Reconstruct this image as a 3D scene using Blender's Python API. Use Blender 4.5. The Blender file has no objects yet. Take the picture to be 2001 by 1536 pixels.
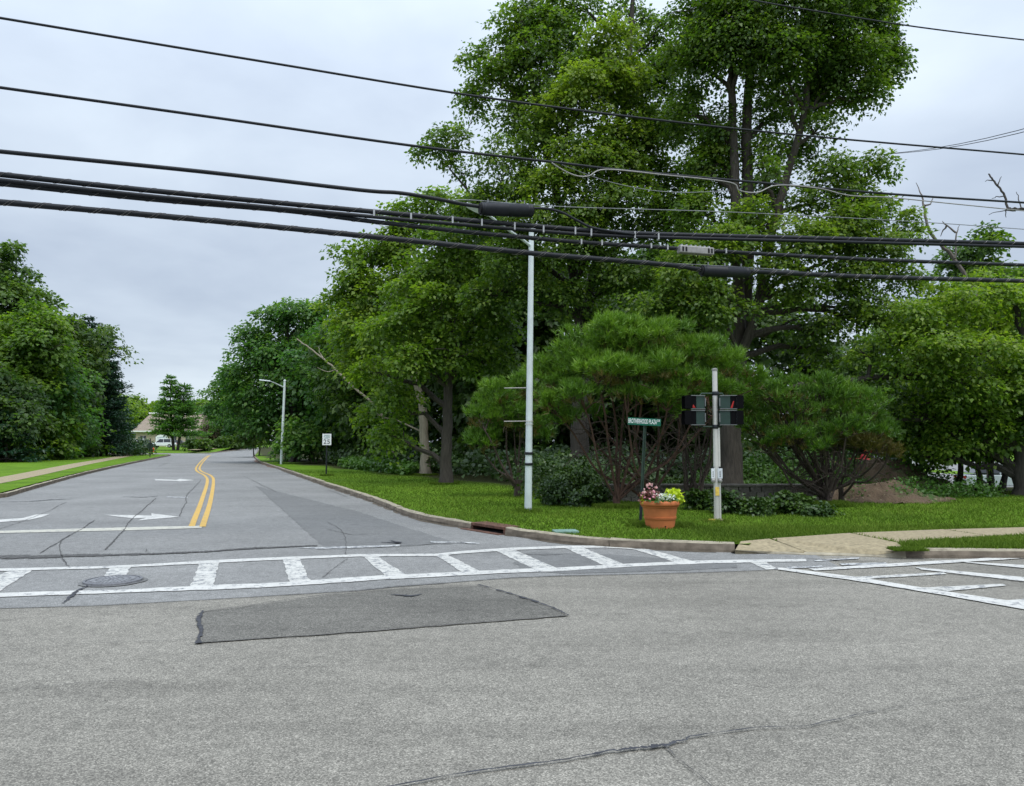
import bpy, math, random
import numpy as np
from mathutils import Vector

# ------------------------------------------------------------------ camera, world, sun, exposure
sc = bpy.context.scene
col = sc.collection
random.seed(7)
RNG = np.random.default_rng(11)
F, CX, CY, CAMH = 1515.0, 1000.5, 768.0, 1.7      # focal length and centre in photo pixels, eye height in metres
PITCH = math.atan((863 - 768) / F)
cd = bpy.data.cameras.new('camera'); cam = bpy.data.objects.new('camera', cd); col.objects.link(cam)
cam.location = (0, 0, CAMH); cam.rotation_euler = (math.pi / 2 + PITCH, 0, 0)
cd.sensor_width = 36; cd.lens = 36 * F / 2001; cd.clip_start = .05; cd.clip_end = 3000
sc.camera = cam

SUN_EL, SUN_AZ = math.radians(62), math.radians(150)   # azimuth clockwise from +Y: the sun stands behind the viewer, to the right
w = bpy.data.worlds.new('World'); sc.world = w; w.use_nodes = True
nt = w.node_tree; nt.nodes.clear(); N = nt.nodes.new; L = nt.links.new
out = N('ShaderNodeOutputWorld'); bg = N('ShaderNodeBackground'); L(bg.outputs[0], out.inputs[0])
sky = N('ShaderNodeTexSky'); sky.sky_type = 'NISHITA'; sky.sun_disc = False
sky.sun_elevation = SUN_EL; sky.sun_rotation = SUN_AZ
tc = N('ShaderNodeTexCoord'); sep = N('ShaderNodeSeparateXYZ'); L(tc.outputs['Generated'], sep.inputs[0])
def wm(op, a, b=None, clamp=False):
    m = N('ShaderNodeMath'); m.operation = op; m.use_clamp = clamp
    for i, v in enumerate((a, b)):
        if v is None: continue
        if isinstance(v, (int, float)): m.inputs[i].default_value = v
        else: L(v, m.inputs[i])
    return m.outputs[0]
zc = wm('MAXIMUM', sep.outputs[2], 0.0)
den = wm('ADD', zc, 0.22)
cmb = N('ShaderNodeCombineXYZ'); L(wm('DIVIDE', sep.outputs[0], den), cmb.inputs[0]); L(wm('DIVIDE', sep.outputs[1], den), cmb.inputs[1])
def wnoise(scale, detail, rough, dist=0.0):
    n = N('ShaderNodeTexNoise'); n.inputs['Scale'].default_value = scale; n.inputs['Detail'].default_value = detail
    n.inputs['Roughness'].default_value = rough; n.inputs['Distortion'].default_value = dist
    L(cmb.outputs[0], n.inputs['Vector']); return n.outputs['Fac']
n1 = wnoise(.75, 4, .5, .3); n2 = wnoise(2.3, 5, .55, .2)
nn = wm('ADD', wm('MULTIPLY', n1, .72), wm('MULTIPLY', n2, .28))
cr = N('ShaderNodeValToRGB'); L(nn, cr.inputs[0])
cr.color_ramp.elements[0].position = .36; cr.color_ramp.elements[0].color = (.48, .56, .69, 1)
cr.color_ramp.elements[1].position = .66; cr.color_ramp.elements[1].color = (.80, .90, 1.0, 1)
e = cr.color_ramp.elements.new(.5); e.color = (.62, .71, .83, 1)
# an overcast vault is brighter overhead than at the horizon
grad = wm('ADD', wm('MULTIPLY', wm('POWER', zc, 2.4), 2.0), .80)
vm = N('ShaderNodeVectorMath'); vm.operation = 'SCALE'; L(cr.outputs[0], vm.inputs[0]); L(grad, vm.inputs['Scale'])
vs = N('ShaderNodeVectorMath'); vs.operation = 'SCALE'; L(sky.outputs[0], vs.inputs[0]); vs.inputs['Scale'].default_value = .10
mx = N('ShaderNodeMix'); mx.data_type = 'RGBA'; mx.inputs['Factor'].default_value = .10
L(vm.outputs[0], mx.inputs['A']); L(vs.outputs[0], mx.inputs['B']); L(mx.outputs['Result'], bg.inputs[0])
bg.inputs[1].default_value = 1.0

sd = bpy.data.lights.new('sun', 'SUN'); sun = bpy.data.objects.new('sun', sd); col.objects.link(sun)
sd.energy = 1.5; sd.angle = math.radians(25); sd.color = (1, .97, .92)
sdir = Vector((math.sin(SUN_AZ) * math.cos(SUN_EL), math.cos(SUN_AZ) * math.cos(SUN_EL), math.sin(SUN_EL)))
sun.rotation_euler = (-sdir).to_track_quat('-Z', 'Y').to_euler()
sc.view_settings.view_transform = 'Standard'; sc.view_settings.look = 'None'
sc.view_settings.exposure = 0.32; sc.view_settings.gamma = 1.0
sc.render.engine = 'CYCLES'
sc.cycles.max_bounces = 8; sc.cycles.diffuse_bounces = 5; sc.cycles.glossy_bounces = 2; sc.cycles.transmission_bounces = 4
sc.cycles.transparent_max_bounces = 4; sc.cycles.caustics_reflective = False; sc.cycles.caustics_refractive = False

# ------------------------------------------------------------------ helpers
CP, SP = math.cos(PITCH), math.sin(PITCH)
def ray(px, py):
    a, b = (px - CX) / F, (CY - py) / F
    return np.array((a, CP - b * SP, SP + b * CP))
def at(px, py, z=0.0):                       # a point of the photo on the level z, in metres
    d = ray(px, py); t = (z - CAMH) / d[2]
    return np.array((d[0] * t, d[1] * t, z))
def atd(px, py, Y):                          # a point of the photo at the distance Y
    d = ray(px, py); t = Y / d[1]
    return np.array((d[0] * t, Y, CAMH + d[2] * t))
def ppm(Y): return Y / F                     # metres in one photo pixel at the distance Y

def link(o, parent=None):
    col.objects.link(o)
    if parent is not None: o.parent = parent
    return o
def mesh_obj(name, v, f, mat=None, parent=None, smooth=False):
    me = bpy.data.meshes.new(name)
    me.from_pydata([tuple(map(float, p)) for p in v], [], [tuple(map(int, q)) for q in f]); me.update()
    if smooth:
        me.polygons.foreach_set('use_smooth', [True] * len(me.polygons))
        if len(me.polygons) < 60000: me.set_sharp_from_angle(angle=math.radians(50))
    if mat: me.materials.append(mat)
    return link(bpy.data.objects.new(name, me), parent)
def empty(name, label=None, cat=None, group=None, loc=(0, 0, 0), rz=0.0):
    o = bpy.data.objects.new(name, None); o.location = loc; o.rotation_euler = (0, 0, rz); col.objects.link(o)
    o.empty_display_size = .1
    return tag(o, label, cat, group)
def tag(o, label=None, cat=None, group=None, kind=None):
    if label: o['label'] = label
    if cat: o['category'] = cat
    if group: o['group'] = group
    if kind: o['kind'] = kind
    return o
class MB:
    def __init__(s): s.v = []; s.f = []
    def add(s, v, f):
        b = len(s.v); s.v += [tuple(map(float, p)) for p in v]; s.f += [tuple(i + b for i in q) for q in f]; return s
    def box(s, c, d, rot=None):
        p = [np.array((sx * d[0] / 2, sy * d[1] / 2, sz * d[2] / 2)) for sx in (-1, 1) for sy in (-1, 1) for sz in (-1, 1)]
        if rot is not None: p = [rot @ q for q in p]
        return s.add([q + np.array(c) for q in p], [(0, 1, 3, 2), (4, 6, 7, 5), (0, 4, 5, 1), (2, 3, 7, 6), (0, 2, 6, 4), (1, 5, 7, 3)])
    def tube(s, pts, rad, n=8, cap=True):
        pts = np.array(pts, float); m = len(pts); rad = np.broadcast_to(np.array(rad, float), (m,))
        T = np.gradient(pts, axis=0); T /= np.linalg.norm(T, axis=1)[:, None] + 1e-9
        ref = np.array((0, 0, 1.)) if abs(T[:, 2]).mean() < .8 else np.array((1., 0, 0))
        V = []
        for i in range(m):
            u = np.cross(T[i], ref); u /= np.linalg.norm(u) + 1e-9; q = np.cross(T[i], u)
            for k in range(n):
                a = 2 * math.pi * k / n; V.append(pts[i] + rad[i] * (math.cos(a) * u + math.sin(a) * q))
        fs = [(i * n + k, i * n + (k + 1) % n, (i + 1) * n + (k + 1) % n, (i + 1) * n + k) for i in range(m - 1) for k in range(n)]
        if cap: fs += [tuple(range(n - 1, -1, -1)), tuple((m - 1) * n + k for k in range(n))]
        return s.add(V, fs)
    def lathe(s, prof, c=(0, 0, 0), n=24):                     # prof: (radius, z)
        V = [(c[0] + r * math.cos(2 * math.pi * k / n), c[1] + r * math.sin(2 * math.pi * k / n), c[2] + z) for r, z in prof for k in range(n)]
        m = len(prof)
        fs = [(i * n + k, i * n + (k + 1) % n, (i + 1) * n + (k + 1) % n, (i + 1) * n + k) for i in range(m - 1) for k in range(n)]
        return s.add(V, fs)
    def prism(s, poly, z0, z1):                                # poly: list of (x,y)
        n = len(poly)
        a = sum(poly[i][0] * poly[(i + 1) % n][1] - poly[(i + 1) % n][0] * poly[i][1] for i in range(n))
        if a < 0: poly = poly[::-1]
        V = [(p[0], p[1], z0) for p in poly] + [(p[0], p[1], z1) for p in poly]
        return s.add(V, [tuple(range(n - 1, -1, -1)), tuple(range(n, 2 * n))] + [(i, (i + 1) % n, n + (i + 1) % n, n + i) for i in range(n)])
    def build(s, name, mat, parent=None, smooth=False, bevel=0.0):
        o = mesh_obj(name, s.v, s.f, mat, parent, smooth)
        if bevel:
            b = o.modifiers.new('bevel', 'BEVEL'); b.width = bevel; b.segments = 2; b.limit_method = 'ANGLE'
        return o
def Rz(a): c, s = math.cos(a), math.sin(a); return np.array(((c, -s, 0), (s, c, 0), (0, 0, 1.)))
def Rx(a): c, s = math.cos(a), math.sin(a); return np.array(((1., 0, 0), (0, c, -s), (0, s, c)))
def Ry(a): c, s = math.cos(a), math.sin(a); return np.array(((c, 0, s), (0, 1., 0), (-s, 0, c)))
def resample(pts, step):
    pts = np.array(pts, float); d = np.r_[0, np.cumsum(np.linalg.norm(np.diff(pts, axis=0), axis=1))]
    n = max(2, int(round(d[-1] / step)) + 1); t = np.linspace(0, d[-1], n)
    return np.stack([np.interp(t, d, pts[:, k]) for k in range(pts.shape[1])], 1)
def catmull(pts, k=8):
    P = np.array(pts, float); P = np.vstack([2 * P[0] - P[1], P, 2 * P[-1] - P[-2]]); o = []
    for i in range(1, len(P) - 2):
        for t in np.linspace(0, 1, k, endpoint=False):
            a, b, c, d = P[i - 1:i + 3]
            o.append(.5 * (2 * b + (c - a) * t + (2 * a - 5 * b + 4 * c - d) * t * t + (3 * b - a - 3 * c + d) * t ** 3))
    o.append(P[-2]); return np.array(o)
def sstep(a, b, x): t = np.clip((x - a) / (b - a), 0, 1); return t * t * (3 - 2 * t)
def inside(poly, P):
    x, y = P[:, 0], P[:, 1]; r = np.zeros(len(P), bool); n = len(poly)
    for i in range(n):
        x1, y1 = poly[i][:2]; x2, y2 = poly[(i + 1) % n][:2]
        c = ((y1 > y) != (y2 > y)) & (x < (x2 - x1) * (y - y1) / (y2 - y1 + 1e-12) + x1); r ^= c
    return r

# ------------------------------------------------------------------ materials
def newmat(name):
    m = bpy.data.materials.new(name); m.use_nodes = True; t = m.node_tree; t.nodes.clear()
    o = t.nodes.new('ShaderNodeOutputMaterial'); b = t.nodes.new('ShaderNodeBsdfPrincipled'); t.links.new(b.outputs[0], o.inputs[0])
    return m, t, b, o
def noise(t, scale, detail=4, rough=.55, vec=None, dist=0.0):
    n = t.nodes.new('ShaderNodeTexNoise'); n.inputs['Scale'].default_value = scale; n.inputs['Detail'].default_value = detail
    n.inputs['Roughness'].default_value = rough; n.inputs['Distortion'].default_value = dist
    if vec is None:
        q = t.nodes.get('tc') or t.nodes.new('ShaderNodeTexCoord'); q.name = 'tc'; vec = q.outputs['Object']
    t.links.new(vec, n.inputs['Vector']); return n.outputs['Fac']
def ramp(t, fac, stops):
    r = t.nodes.new('ShaderNodeValToRGB'); t.links.new(fac, r.inputs[0]); el = r.color_ramp.elements
    while len(el) < len(stops): el.new(.5)
    for e_, (p, c) in zip(el, stops):
        e_.position = p; e_.color = (c, c, c, 1) if isinstance(c, (int, float)) else (*c, 1)
    return r.outputs[0]
def mixc(t, fac, a, b, mode='MIX'):
    m = t.nodes.new('ShaderNodeMix'); m.data_type = 'RGBA'; m.blend_type = mode
    for s_, v in (('Factor', fac), ('A', a), ('B', b)):
        if hasattr(v, 'is_linked'): t.links.new(v, m.inputs[s_])
        elif s_ == 'Factor': m.inputs[s_].default_value = v
        else: m.inputs[s_].default_value = (*v, 1) if not isinstance(v, (int, float)) else (v, v, v, 1)
    return m.outputs['Result']
def bump(t, b, h, strength=.3, dist=.01):
    n = t.nodes.new('ShaderNodeBump'); n.inputs['Strength'].default_value = strength; n.inputs['Distance'].default_value = dist
    t.links.new(h, n.inputs['Height']); t.links.new(n.outputs[0], b.inputs['Normal'])
def plain(name, c, rough=.6, metal=0.0, var=.25, scale=9.0, spec=.4, bmp=0.0):
    m, t, b, o = newmat(name)
    f = noise(t, scale, 5, .6); c = np.array(c, float)
    cc = ramp(t, f, [(.3, tuple(c * (1 - var))), (.7, tuple(np.minimum(c * (1 + var), 1)))])
    t.links.new(cc, b.inputs['Base Color']); b.inputs['Roughness'].default_value = rough; b.inputs['Metallic'].default_value = metal
    b.inputs['Specular IOR Level'].default_value = spec
    if bmp: bump(t, b, noise(t, scale * 6, 5, .6), bmp, .01)
    return m
def asphalt(name, c, speck=.5, cell=95.0, blot=.15, stain=.5):
    m, t, b, o = newmat(name); c = np.array(c)
    q = t.nodes.new('ShaderNodeTexCoord'); q.name = 'tc'
    base = ramp(t, noise(t, .35, 5, .6), [(.3, tuple(c * (1 - blot))), (.7, tuple(c * (1 + blot)))])
    base = mixc(t, 1.0, base, ramp(t, noise(t, 7, 6, .7), [(.3, .82), (.7, 1.15)]), 'MULTIPLY')
    v = t.nodes.new('ShaderNodeTexVoronoi'); v.inputs['Scale'].default_value = cell; t.links.new(q.outputs['Object'], v.inputs['Vector'])
    sp = t.nodes.new('ShaderNodeSeparateColor'); t.links.new(v.outputs['Color'], sp.inputs[0])
    s1 = ramp(t, sp.outputs[0], [(0, 1 - speck), (.55, 1.0 - speck * .15), (.85, 1 + speck * .5), (1, 1 + speck * 1.5)])
    base = mixc(t, 1.0, base, s1, 'MULTIPLY')
    fine = ramp(t, noise(t, 260, 2, .5), [(.3, 1 - speck * .4), (.7, 1 + speck * .4)])
    base = mixc(t, 1.0, base, fine, 'MULTIPLY')
    # tyre-worn, oil-stained streaks
    mp = t.nodes.new('ShaderNodeMapping'); mp.inputs['Scale'].default_value = (.18, 1.3, 1); mp.inputs['Rotation'].default_value = (0, 0, .22)
    t.links.new(q.outputs['Object'], mp.inputs['Vector'])
    st = ramp(t, noise(t, 1.2, 5, .6, mp.outputs[0]), [(.28, 1 - .35 * stain), (.5, 1.0), (.75, 1 + .12 * stain)])
    base = mixc(t, 1.0, base, st, 'MULTIPLY')
    base = mixc(t, 1.0, base, ramp(t, noise(t, 2.6, 2, .5), [(.66, 1.0), (.74, .80)]), 'MULTIPLY')
    base = mixc(t, 1.0, base, ramp(t, noise(t, 19, 2, .5), [(.70, 1.0), (.76, .70)]), 'MULTIPLY')
    t.links.new(base, b.inputs['Base Color']); b.inputs['Roughness'].default_value = .85; b.inputs['Specular IOR Level'].default_value = .3
    bump(t, b, v.outputs['Distance'], .35, .006)
    return m
def paint_mat(name, c, wear=.45, road=(.17, .175, .185)):
    m, t, b, o = newmat(name); c = np.array(c)
    a = noise(t, 9, 8, .75); a2 = noise(t, 60, 4, .7)
    add = t.nodes.new('ShaderNodeMath'); add.operation = 'MULTIPLY_ADD'; t.links.new(a2, add.inputs[0]); add.inputs[1].default_value = .45
    t.links.new(a, add.inputs[2])
    k = ramp(t, add.outputs[0], [(wear - .03 + .22, 0.0), (wear + .05 + .22, 1.0)])
    col_ = ramp(t, noise(t, 2.5, 5, .6), [(.3, tuple(c * .82)), (.7, tuple(c))])
    t.links.new(mixc(t, k, road, col_), b.inputs['Base Color']); b.inputs['Roughness'].default_value = .7
    bump(t, b, k, .3, .004)
    return m
def leaf_mat(name, dark, mid, light, trans=.52, rough=.45, spec=.45):
    m, t, b, o = newmat(name)
    a = t.nodes.new('ShaderNodeAttribute'); a.attribute_name = 'tint'
    c = ramp(t, a.outputs['Fac'], [(0, dark), (.5, mid), (1, light)])
    t.links.new(c, b.inputs['Base Color']); b.inputs['Roughness'].default_value = rough; b.inputs['Specular IOR Level'].default_value = spec
    tr = t.nodes.new('ShaderNodeBsdfTranslucent'); t.links.new(mixc(t, 1.0, c, (1.1, 1.25, .5), 'MULTIPLY'), tr.inputs[0])
    mxs = t.nodes.new('ShaderNodeMixShader'); mxs.inputs[0].default_value = trans
    t.links.new(b.outputs[0], mxs.inputs[1]); t.links.new(tr.outputs[0], mxs.inputs[2]); t.links.new(mxs.outputs[0], o.inputs[0])
    return m
def bark(name, c, var=.45, sc_=6.0):
    m, t, b, o = newmat(name); c = np.array(c)
    q = t.nodes.new('ShaderNodeTexCoord'); q.name = 'tc'
    mp = t.nodes.new('ShaderNodeMapping'); mp.inputs['Scale'].default_value = (1, 1, .14); t.links.new(q.outputs['Object'], mp.inputs['Vector'])
    f = noise(t, sc_ * 3, 6, .65, mp.outputs[0], .4)
    t.links.new(ramp(t, f, [(.3, tuple(c * (1 - var))), (.7, tuple(c * (1 + var)))]), b.inputs['Base Color'])
    b.inputs['Roughness'].default_value = .9; bump(t, b, f, .8, .04); return m

M = {}
M['road_main'] = asphalt('asphalt_main', (.222, .208, .178), .5, 135, .14, .6)
M['road_side'] = asphalt('asphalt_side', (.218, .216, .208), .38, 120, .16, .25)
M['road_dark'] = asphalt('asphalt_dark', (.160, .160, .156), .25, 110, .1, .3)
M['road_patch'] = asphalt('asphalt_patch', (.138, .131, .115), .5, 112, .2, .8)
M['tar'] = plain('crack_tar', (.042, .043, .05), .8, 0, .5, 14)
M['crack'] = plain('crack_grit', (.075, .073, .07), .95, 0, .5, 20)
M['paint_fresh'] = paint_mat('road_paint_white', (.57, .56, .525), .415)
M['paint_worn'] = paint_mat('road_paint_worn', (.56, .55, .51), .45)
M['paint_faint'] = paint_mat('road_paint_faint', (.55, .55, .53), .50)
M['paint_stop'] = paint_mat('road_paint_stop', (.52, .50, .42), .40)
M['paint_yellow'] = paint_mat('road_paint_yellow', (.60, .37, .07), .40)
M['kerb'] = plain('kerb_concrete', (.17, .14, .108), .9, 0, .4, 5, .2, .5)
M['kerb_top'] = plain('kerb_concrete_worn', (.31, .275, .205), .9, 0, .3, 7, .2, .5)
M['slab'] = plain('pavement_concrete', (.30, .25, .16), .9, 0, .3, 14, .2, .5)
M['soil'] = plain('soil', (.085, .06, .038), .95, 0, .5, 4, .1, .8)
M['rust'] = plain('rusty_iron', (.13, .065, .045), .75, .3, .5, 12, .4, .4)
M['black'] = plain('black_void', (.008, .008, .01), .9, 0, .3)
M['iron'] = plain('manhole_iron', (.17, .17, .18), .6, .4, .35, 25, .5, .4)
M['lampwhite'] = plain('pale_grey_paint', (.62, .68, .68), .5, .0, .1, 4)
M['galv'] = plain('galvanised_metal', (.62, .60, .56), .4, .35, .15, 3, .5)
M['tape'] = plain('black_tape', (.01, .012, .014), .5)
M['cable'] = plain('cable_black', (.008, .010, .014), .55, 0, .3, 3, .3)
M['wire_grey'] = plain('wire_grey', (.20, .21, .22), .5, .2, .3, 5)
M['wire_pale'] = plain('wire_pale', (.30, .29, .28), .5, .2, .2, 5)
M['strap'] = plain('strap_white', (.36, .37, .38), .6, 0, .2)
M['closure'] = plain('closure_black', (.010, .012, .016), .55, 0, .3, 8, .3)
M['boxgrey'] = plain('cast_aluminium', (.30, .29, .28), .55, .4, .2, 12)
M['lash'] = plain('lashing_wire', (.30, .28, .27), .5, .5, .2)
M['green_house'] = plain('signal_green', (.020, .045, .036), .4, 0, .2, 5)
M['signal_black'] = plain('signal_visor', (.003, .003, .004), .8, 0, .2, 9, .1)
M['signal_trim'] = plain('signal_trim', (.17, .18, .18), .5, .2, .2)
M['red'] = plain('red_glint_paint', (.40, .02, .015), .35)  # colour of the painted glint on the signal heads
M['sign_green'] = plain('sign_green', (.0, .11, .065), .45, 0, .1)
M['sign_white'] = plain('sign_white', (.80, .82, .82), .5, 0, .05)
M['letter_white'] = plain('letter_white', (.85, .86, .86), .5, 0, .03)
M['letter_black'] = plain('letter_black', (.015, .015, .018), .5, 0, .1)
M['letter_teal'] = plain('letter_faded', (.12, .26, .26), .6, 0, .2)
M['post_green'] = plain('post_green', (.03, .055, .04), .6, .2, .25)
M['post_black'] = plain('post_black', (.015, .018, .022), .5, .1, .2)
M['terracotta'] = plain('terracotta', (.50, .155, .055), .65, 0, .12, 6, .3, .1)
M['white_plate'] = plain('button_plate', (.66, .69, .72), .5, 0, .06)
M['yellow'] = plain('yellow_sticker', (.75, .52, .10), .6, 0, .2, 20)
M['carwhite'] = plain('car_white', (.76, .78, .80), .25, 0, .02, 2, .6)
M['carsilver'] = plain('car_silver', (.55, .60, .60), .3, .2, .03, 2, .6)
M['glass'] = plain('car_glass', (.015, .02, .025), .08, 0, .1, 2, .8)
M['tyre'] = plain('tyre_rubber', (.015, .015, .016), .8)
M['rim'] = plain('wheel_rim', (.35, .36, .37), .35, .6, .1)
M['taillight'] = plain('tail_light', (.45, .02, .02), .3)
M['brick'] = plain('far_brick', (.46, .38, .29), .85, 0, .2, 2)
M['shingle'] = plain('roof_shingle', (.25, .205, .16), .9, 0, .3, 3, .2, .4)
M['trim'] = plain('white_trim', (.78, .78, .76), .6, 0, .05)
M['stone'] = plain('wall_stone', (.14, .125, .11), .9, 0, .45, 4, .2, .6)
M['stone_pale'] = plain('wall_stone_pale', (.20, .18, .155), .9, 0, .4, 5, .2, .6)
M['red_machine'] = plain('machine_red', (.26, .015, .02), .45, 0, .2)
M['yellow_machine'] = plain('machine_yellow', (.55, .36, .04), .5, 0, .2)
M['hydrant'] = plain('hydrant_red', (.50, .04, .02), .45)
M['blue_letter'] = plain('sign_blue', (.14, .20, .38), .6)
M['cover_green'] = plain('utility_cover', (.16, .26, .22), .7, 0, .2)
M['bark_maple'] = bark('bark_maple', (.06, .05, .04))
M['bark_pale'] = bark('bark_pale', (.27, .235, .18), .3)
M['bark_dead'] = bark('bark_dead', (.26, .22, .19), .3)
M['bark_snag'] = bark('bark_snag', (.13, .11, .095), .3)
M['bark_dark'] = bark('bark_dark', (.045, .038, .032))
M['bark_pine'] = bark('bark_pine', (.085, .045, .032), .5)
M['bark_pine_grey'] = bark('bark_pine_grey', (.06, .043, .034), .4)
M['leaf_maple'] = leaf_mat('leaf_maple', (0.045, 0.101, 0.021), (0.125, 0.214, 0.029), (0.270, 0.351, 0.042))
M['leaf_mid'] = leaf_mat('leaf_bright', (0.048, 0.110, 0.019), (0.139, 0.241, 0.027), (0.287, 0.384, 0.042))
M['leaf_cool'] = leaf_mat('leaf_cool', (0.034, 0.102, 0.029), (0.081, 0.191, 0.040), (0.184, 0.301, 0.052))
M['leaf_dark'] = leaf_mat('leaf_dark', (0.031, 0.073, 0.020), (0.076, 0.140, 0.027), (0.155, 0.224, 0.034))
M['leaf_under'] = leaf_mat('leaf_under', (0.018, 0.046, 0.011), (0.039, 0.083, 0.014), (0.091, 0.159, 0.020), .2)  # dark green leaves; shade under the canopy is put into the base colour
M['needle'] = leaf_mat('pine_needles', (0.041, 0.100, 0.014), (0.118, 0.238, 0.021), (0.257, 0.408, 0.039), .25)
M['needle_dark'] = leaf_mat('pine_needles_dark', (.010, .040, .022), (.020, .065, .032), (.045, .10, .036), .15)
M['needle_brown'] = leaf_mat('pine_needles_brown', (.06, .07, .015), (.11, .10, .02), (.19, .13, .035), .15)
M['leaf_brown'] = leaf_mat('leaf_brown', (.05, .045, .025), (.10, .075, .045), (.15, .11, .06), .2)
M['grass'] = leaf_mat('grass_blades', (.060, .105, .014), (.112, .185, .022), (.20, .26, .045), .25, .7, .08)
M['weed'] = leaf_mat('weed_leaves', (.035, .10, .012), (.065, .16, .018), (.12, .23, .03), .3)
M['petal_pink'] = leaf_mat('petal_pink', (.45, .12, .18), (.65, .25, .32), (.80, .55, .55), .2)
M['petal_white'] = leaf_mat('petal_white', (.5, .6, .5), (.7, .75, .68), (.8, .82, .8), .2)
M['leaf_lime'] = leaf_mat('leaf_lime', (.35, .45, .02), (.52, .62, .02), (.65, .75, .04), .3)
M['leaf_red'] = leaf_mat('leaf_red', (.06, .02, .015), (.12, .03, .02), (.10, .09, .02), .2)
def lawn_mat(name, wood=True):
    m, t, b, o = newmat(name)
    c = ramp(t, noise(t, .5, 6, .65), [(.28, (.062, .125, .010)), (.5, (.105, .20, .012)), (.68, (.13, .225, .018)), (.8, (.19, .22, .04))])
    c = mixc(t, 1.0, c, ramp(t, noise(t, 22, 5, .7), [(.25, .6), (.7, 1.3)]), 'MULTIPLY')
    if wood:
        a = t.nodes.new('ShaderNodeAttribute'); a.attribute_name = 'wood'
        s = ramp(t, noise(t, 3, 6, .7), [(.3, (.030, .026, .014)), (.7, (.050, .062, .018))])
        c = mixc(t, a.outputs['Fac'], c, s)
    t.links.new(c, b.inputs['Base Color']); b.inputs['Roughness'].default_value = .9; b.inputs['Specular IOR Level'].default_value = .1
    bump(t, b, noise(t, 60, 4, .7), .8, .03); return m
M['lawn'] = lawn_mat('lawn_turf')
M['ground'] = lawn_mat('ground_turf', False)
def dirt_mat():
    m, t, b, o = newmat('dirt_gravel')
    c = ramp(t, noise(t, 2.2, 7, .7), [(.3, (.075, .05, .03)), (.7, (.17, .115, .07))])
    g = ramp(t, noise(t, 1.1, 5, .65), [(.56, 0.0), (.66, 1.0)])
    c = mixc(t, g, c, (.05, .10, .018))
    t.links.new(c, b.inputs['Base Color']); b.inputs['Roughness'].default_value = .95; bump(t, b, noise(t, 14, 6, .7), .9, .06); return m
M['dirt'] = dirt_mat()

# ------------------------------------------------------------------ ground, roads, kerbs, pavement
ground = tag(mesh_obj('ground', [(-1500, -300, -1.6), (1500, -300, -1.6), (1500, 2500, -1.6), (-1500, 2500, -1.6)], [(0, 1, 2, 3)], M['ground']), kind='structure')

# road edge along the right of the side street, round the corner and along the main road (far to near)
KR = np.array([(-72, 222), (-33, 100), (-28.6, 86), (-20.5, 63)] + [tuple(at(x, y)[:2]) for x, y in
      [(550, 919), (655, 956.5), (730, 982), (790, 1007), (829, 1018), (877, 1027), (920, 1035), (986, 1045.5), (1056, 1056), (1120, 1064),
       (1181, 1069), (1275, 1074), (1400, 1079), (1500, 1081), (1574, 1083), (1718, 1087), (1769, 1090)]] + [(7.6, 11.4), (12, 11.7), (30, 14.5), (80, 24)])
KL = np.array([(-60, 8), (-30, 15), (-20, 17.6), (-16.8, 20.2)] + [tuple(at(x, y)[:2]) for x, y in
      [(0, 972.5), (60, 955), (135, 934), (175, 924), (250, 907)]] + [(-41.0, 93), (-42.5, 96.5), (-46, 98.5), (-60, 101), (-110, 108)])
def offset(P, d):
    T = np.gradient(P, axis=0); T /= np.linalg.norm(T, axis=1)[:, None]
    return P + d * np.stack([-T[:, 1], T[:, 0]], 1)      # to the left of the travel direction
joint = [(-60, 1192), (0, 1189), (200, 1183), (400, 1172), (700, 1154), (770, 1147), (1000, 1129), (1100, 1125), (1250, 1122), (1420, 1117), (1520, 1113), (1640, 1107)]
JP = [tuple(at(x, y)[:2]) for x, y in joint]
# main road: one sheet from behind the viewer to beyond the corner
main_road = tag(mesh_obj('main_road', [(-90, -30, -.004), (90, -30, -.004), (90, 27, -.004), (-90, 27, -.004)], [(0, 1, 2, 3)], M['road_main']), kind='structure')
kr1 = offset(KR, 1.2)
left_edge = [(-75, 5), (-60, 12), (-60, 100), (-130, 100), (-130, 118), (-100, 240)]
side_poly = [(JP[0][0] - 40, JP[0][1] - 6)] + JP + [tuple(p) for p in kr1[::-1] if p[0] < JP[-1][0] + .6] + left_edge[::-1]
side_road = tag(mesh_obj('side_road', [(x, y, .0) for x, y in side_poly], [tuple(range(len(side_poly)))], M['road_side']), kind='structure')

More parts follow.
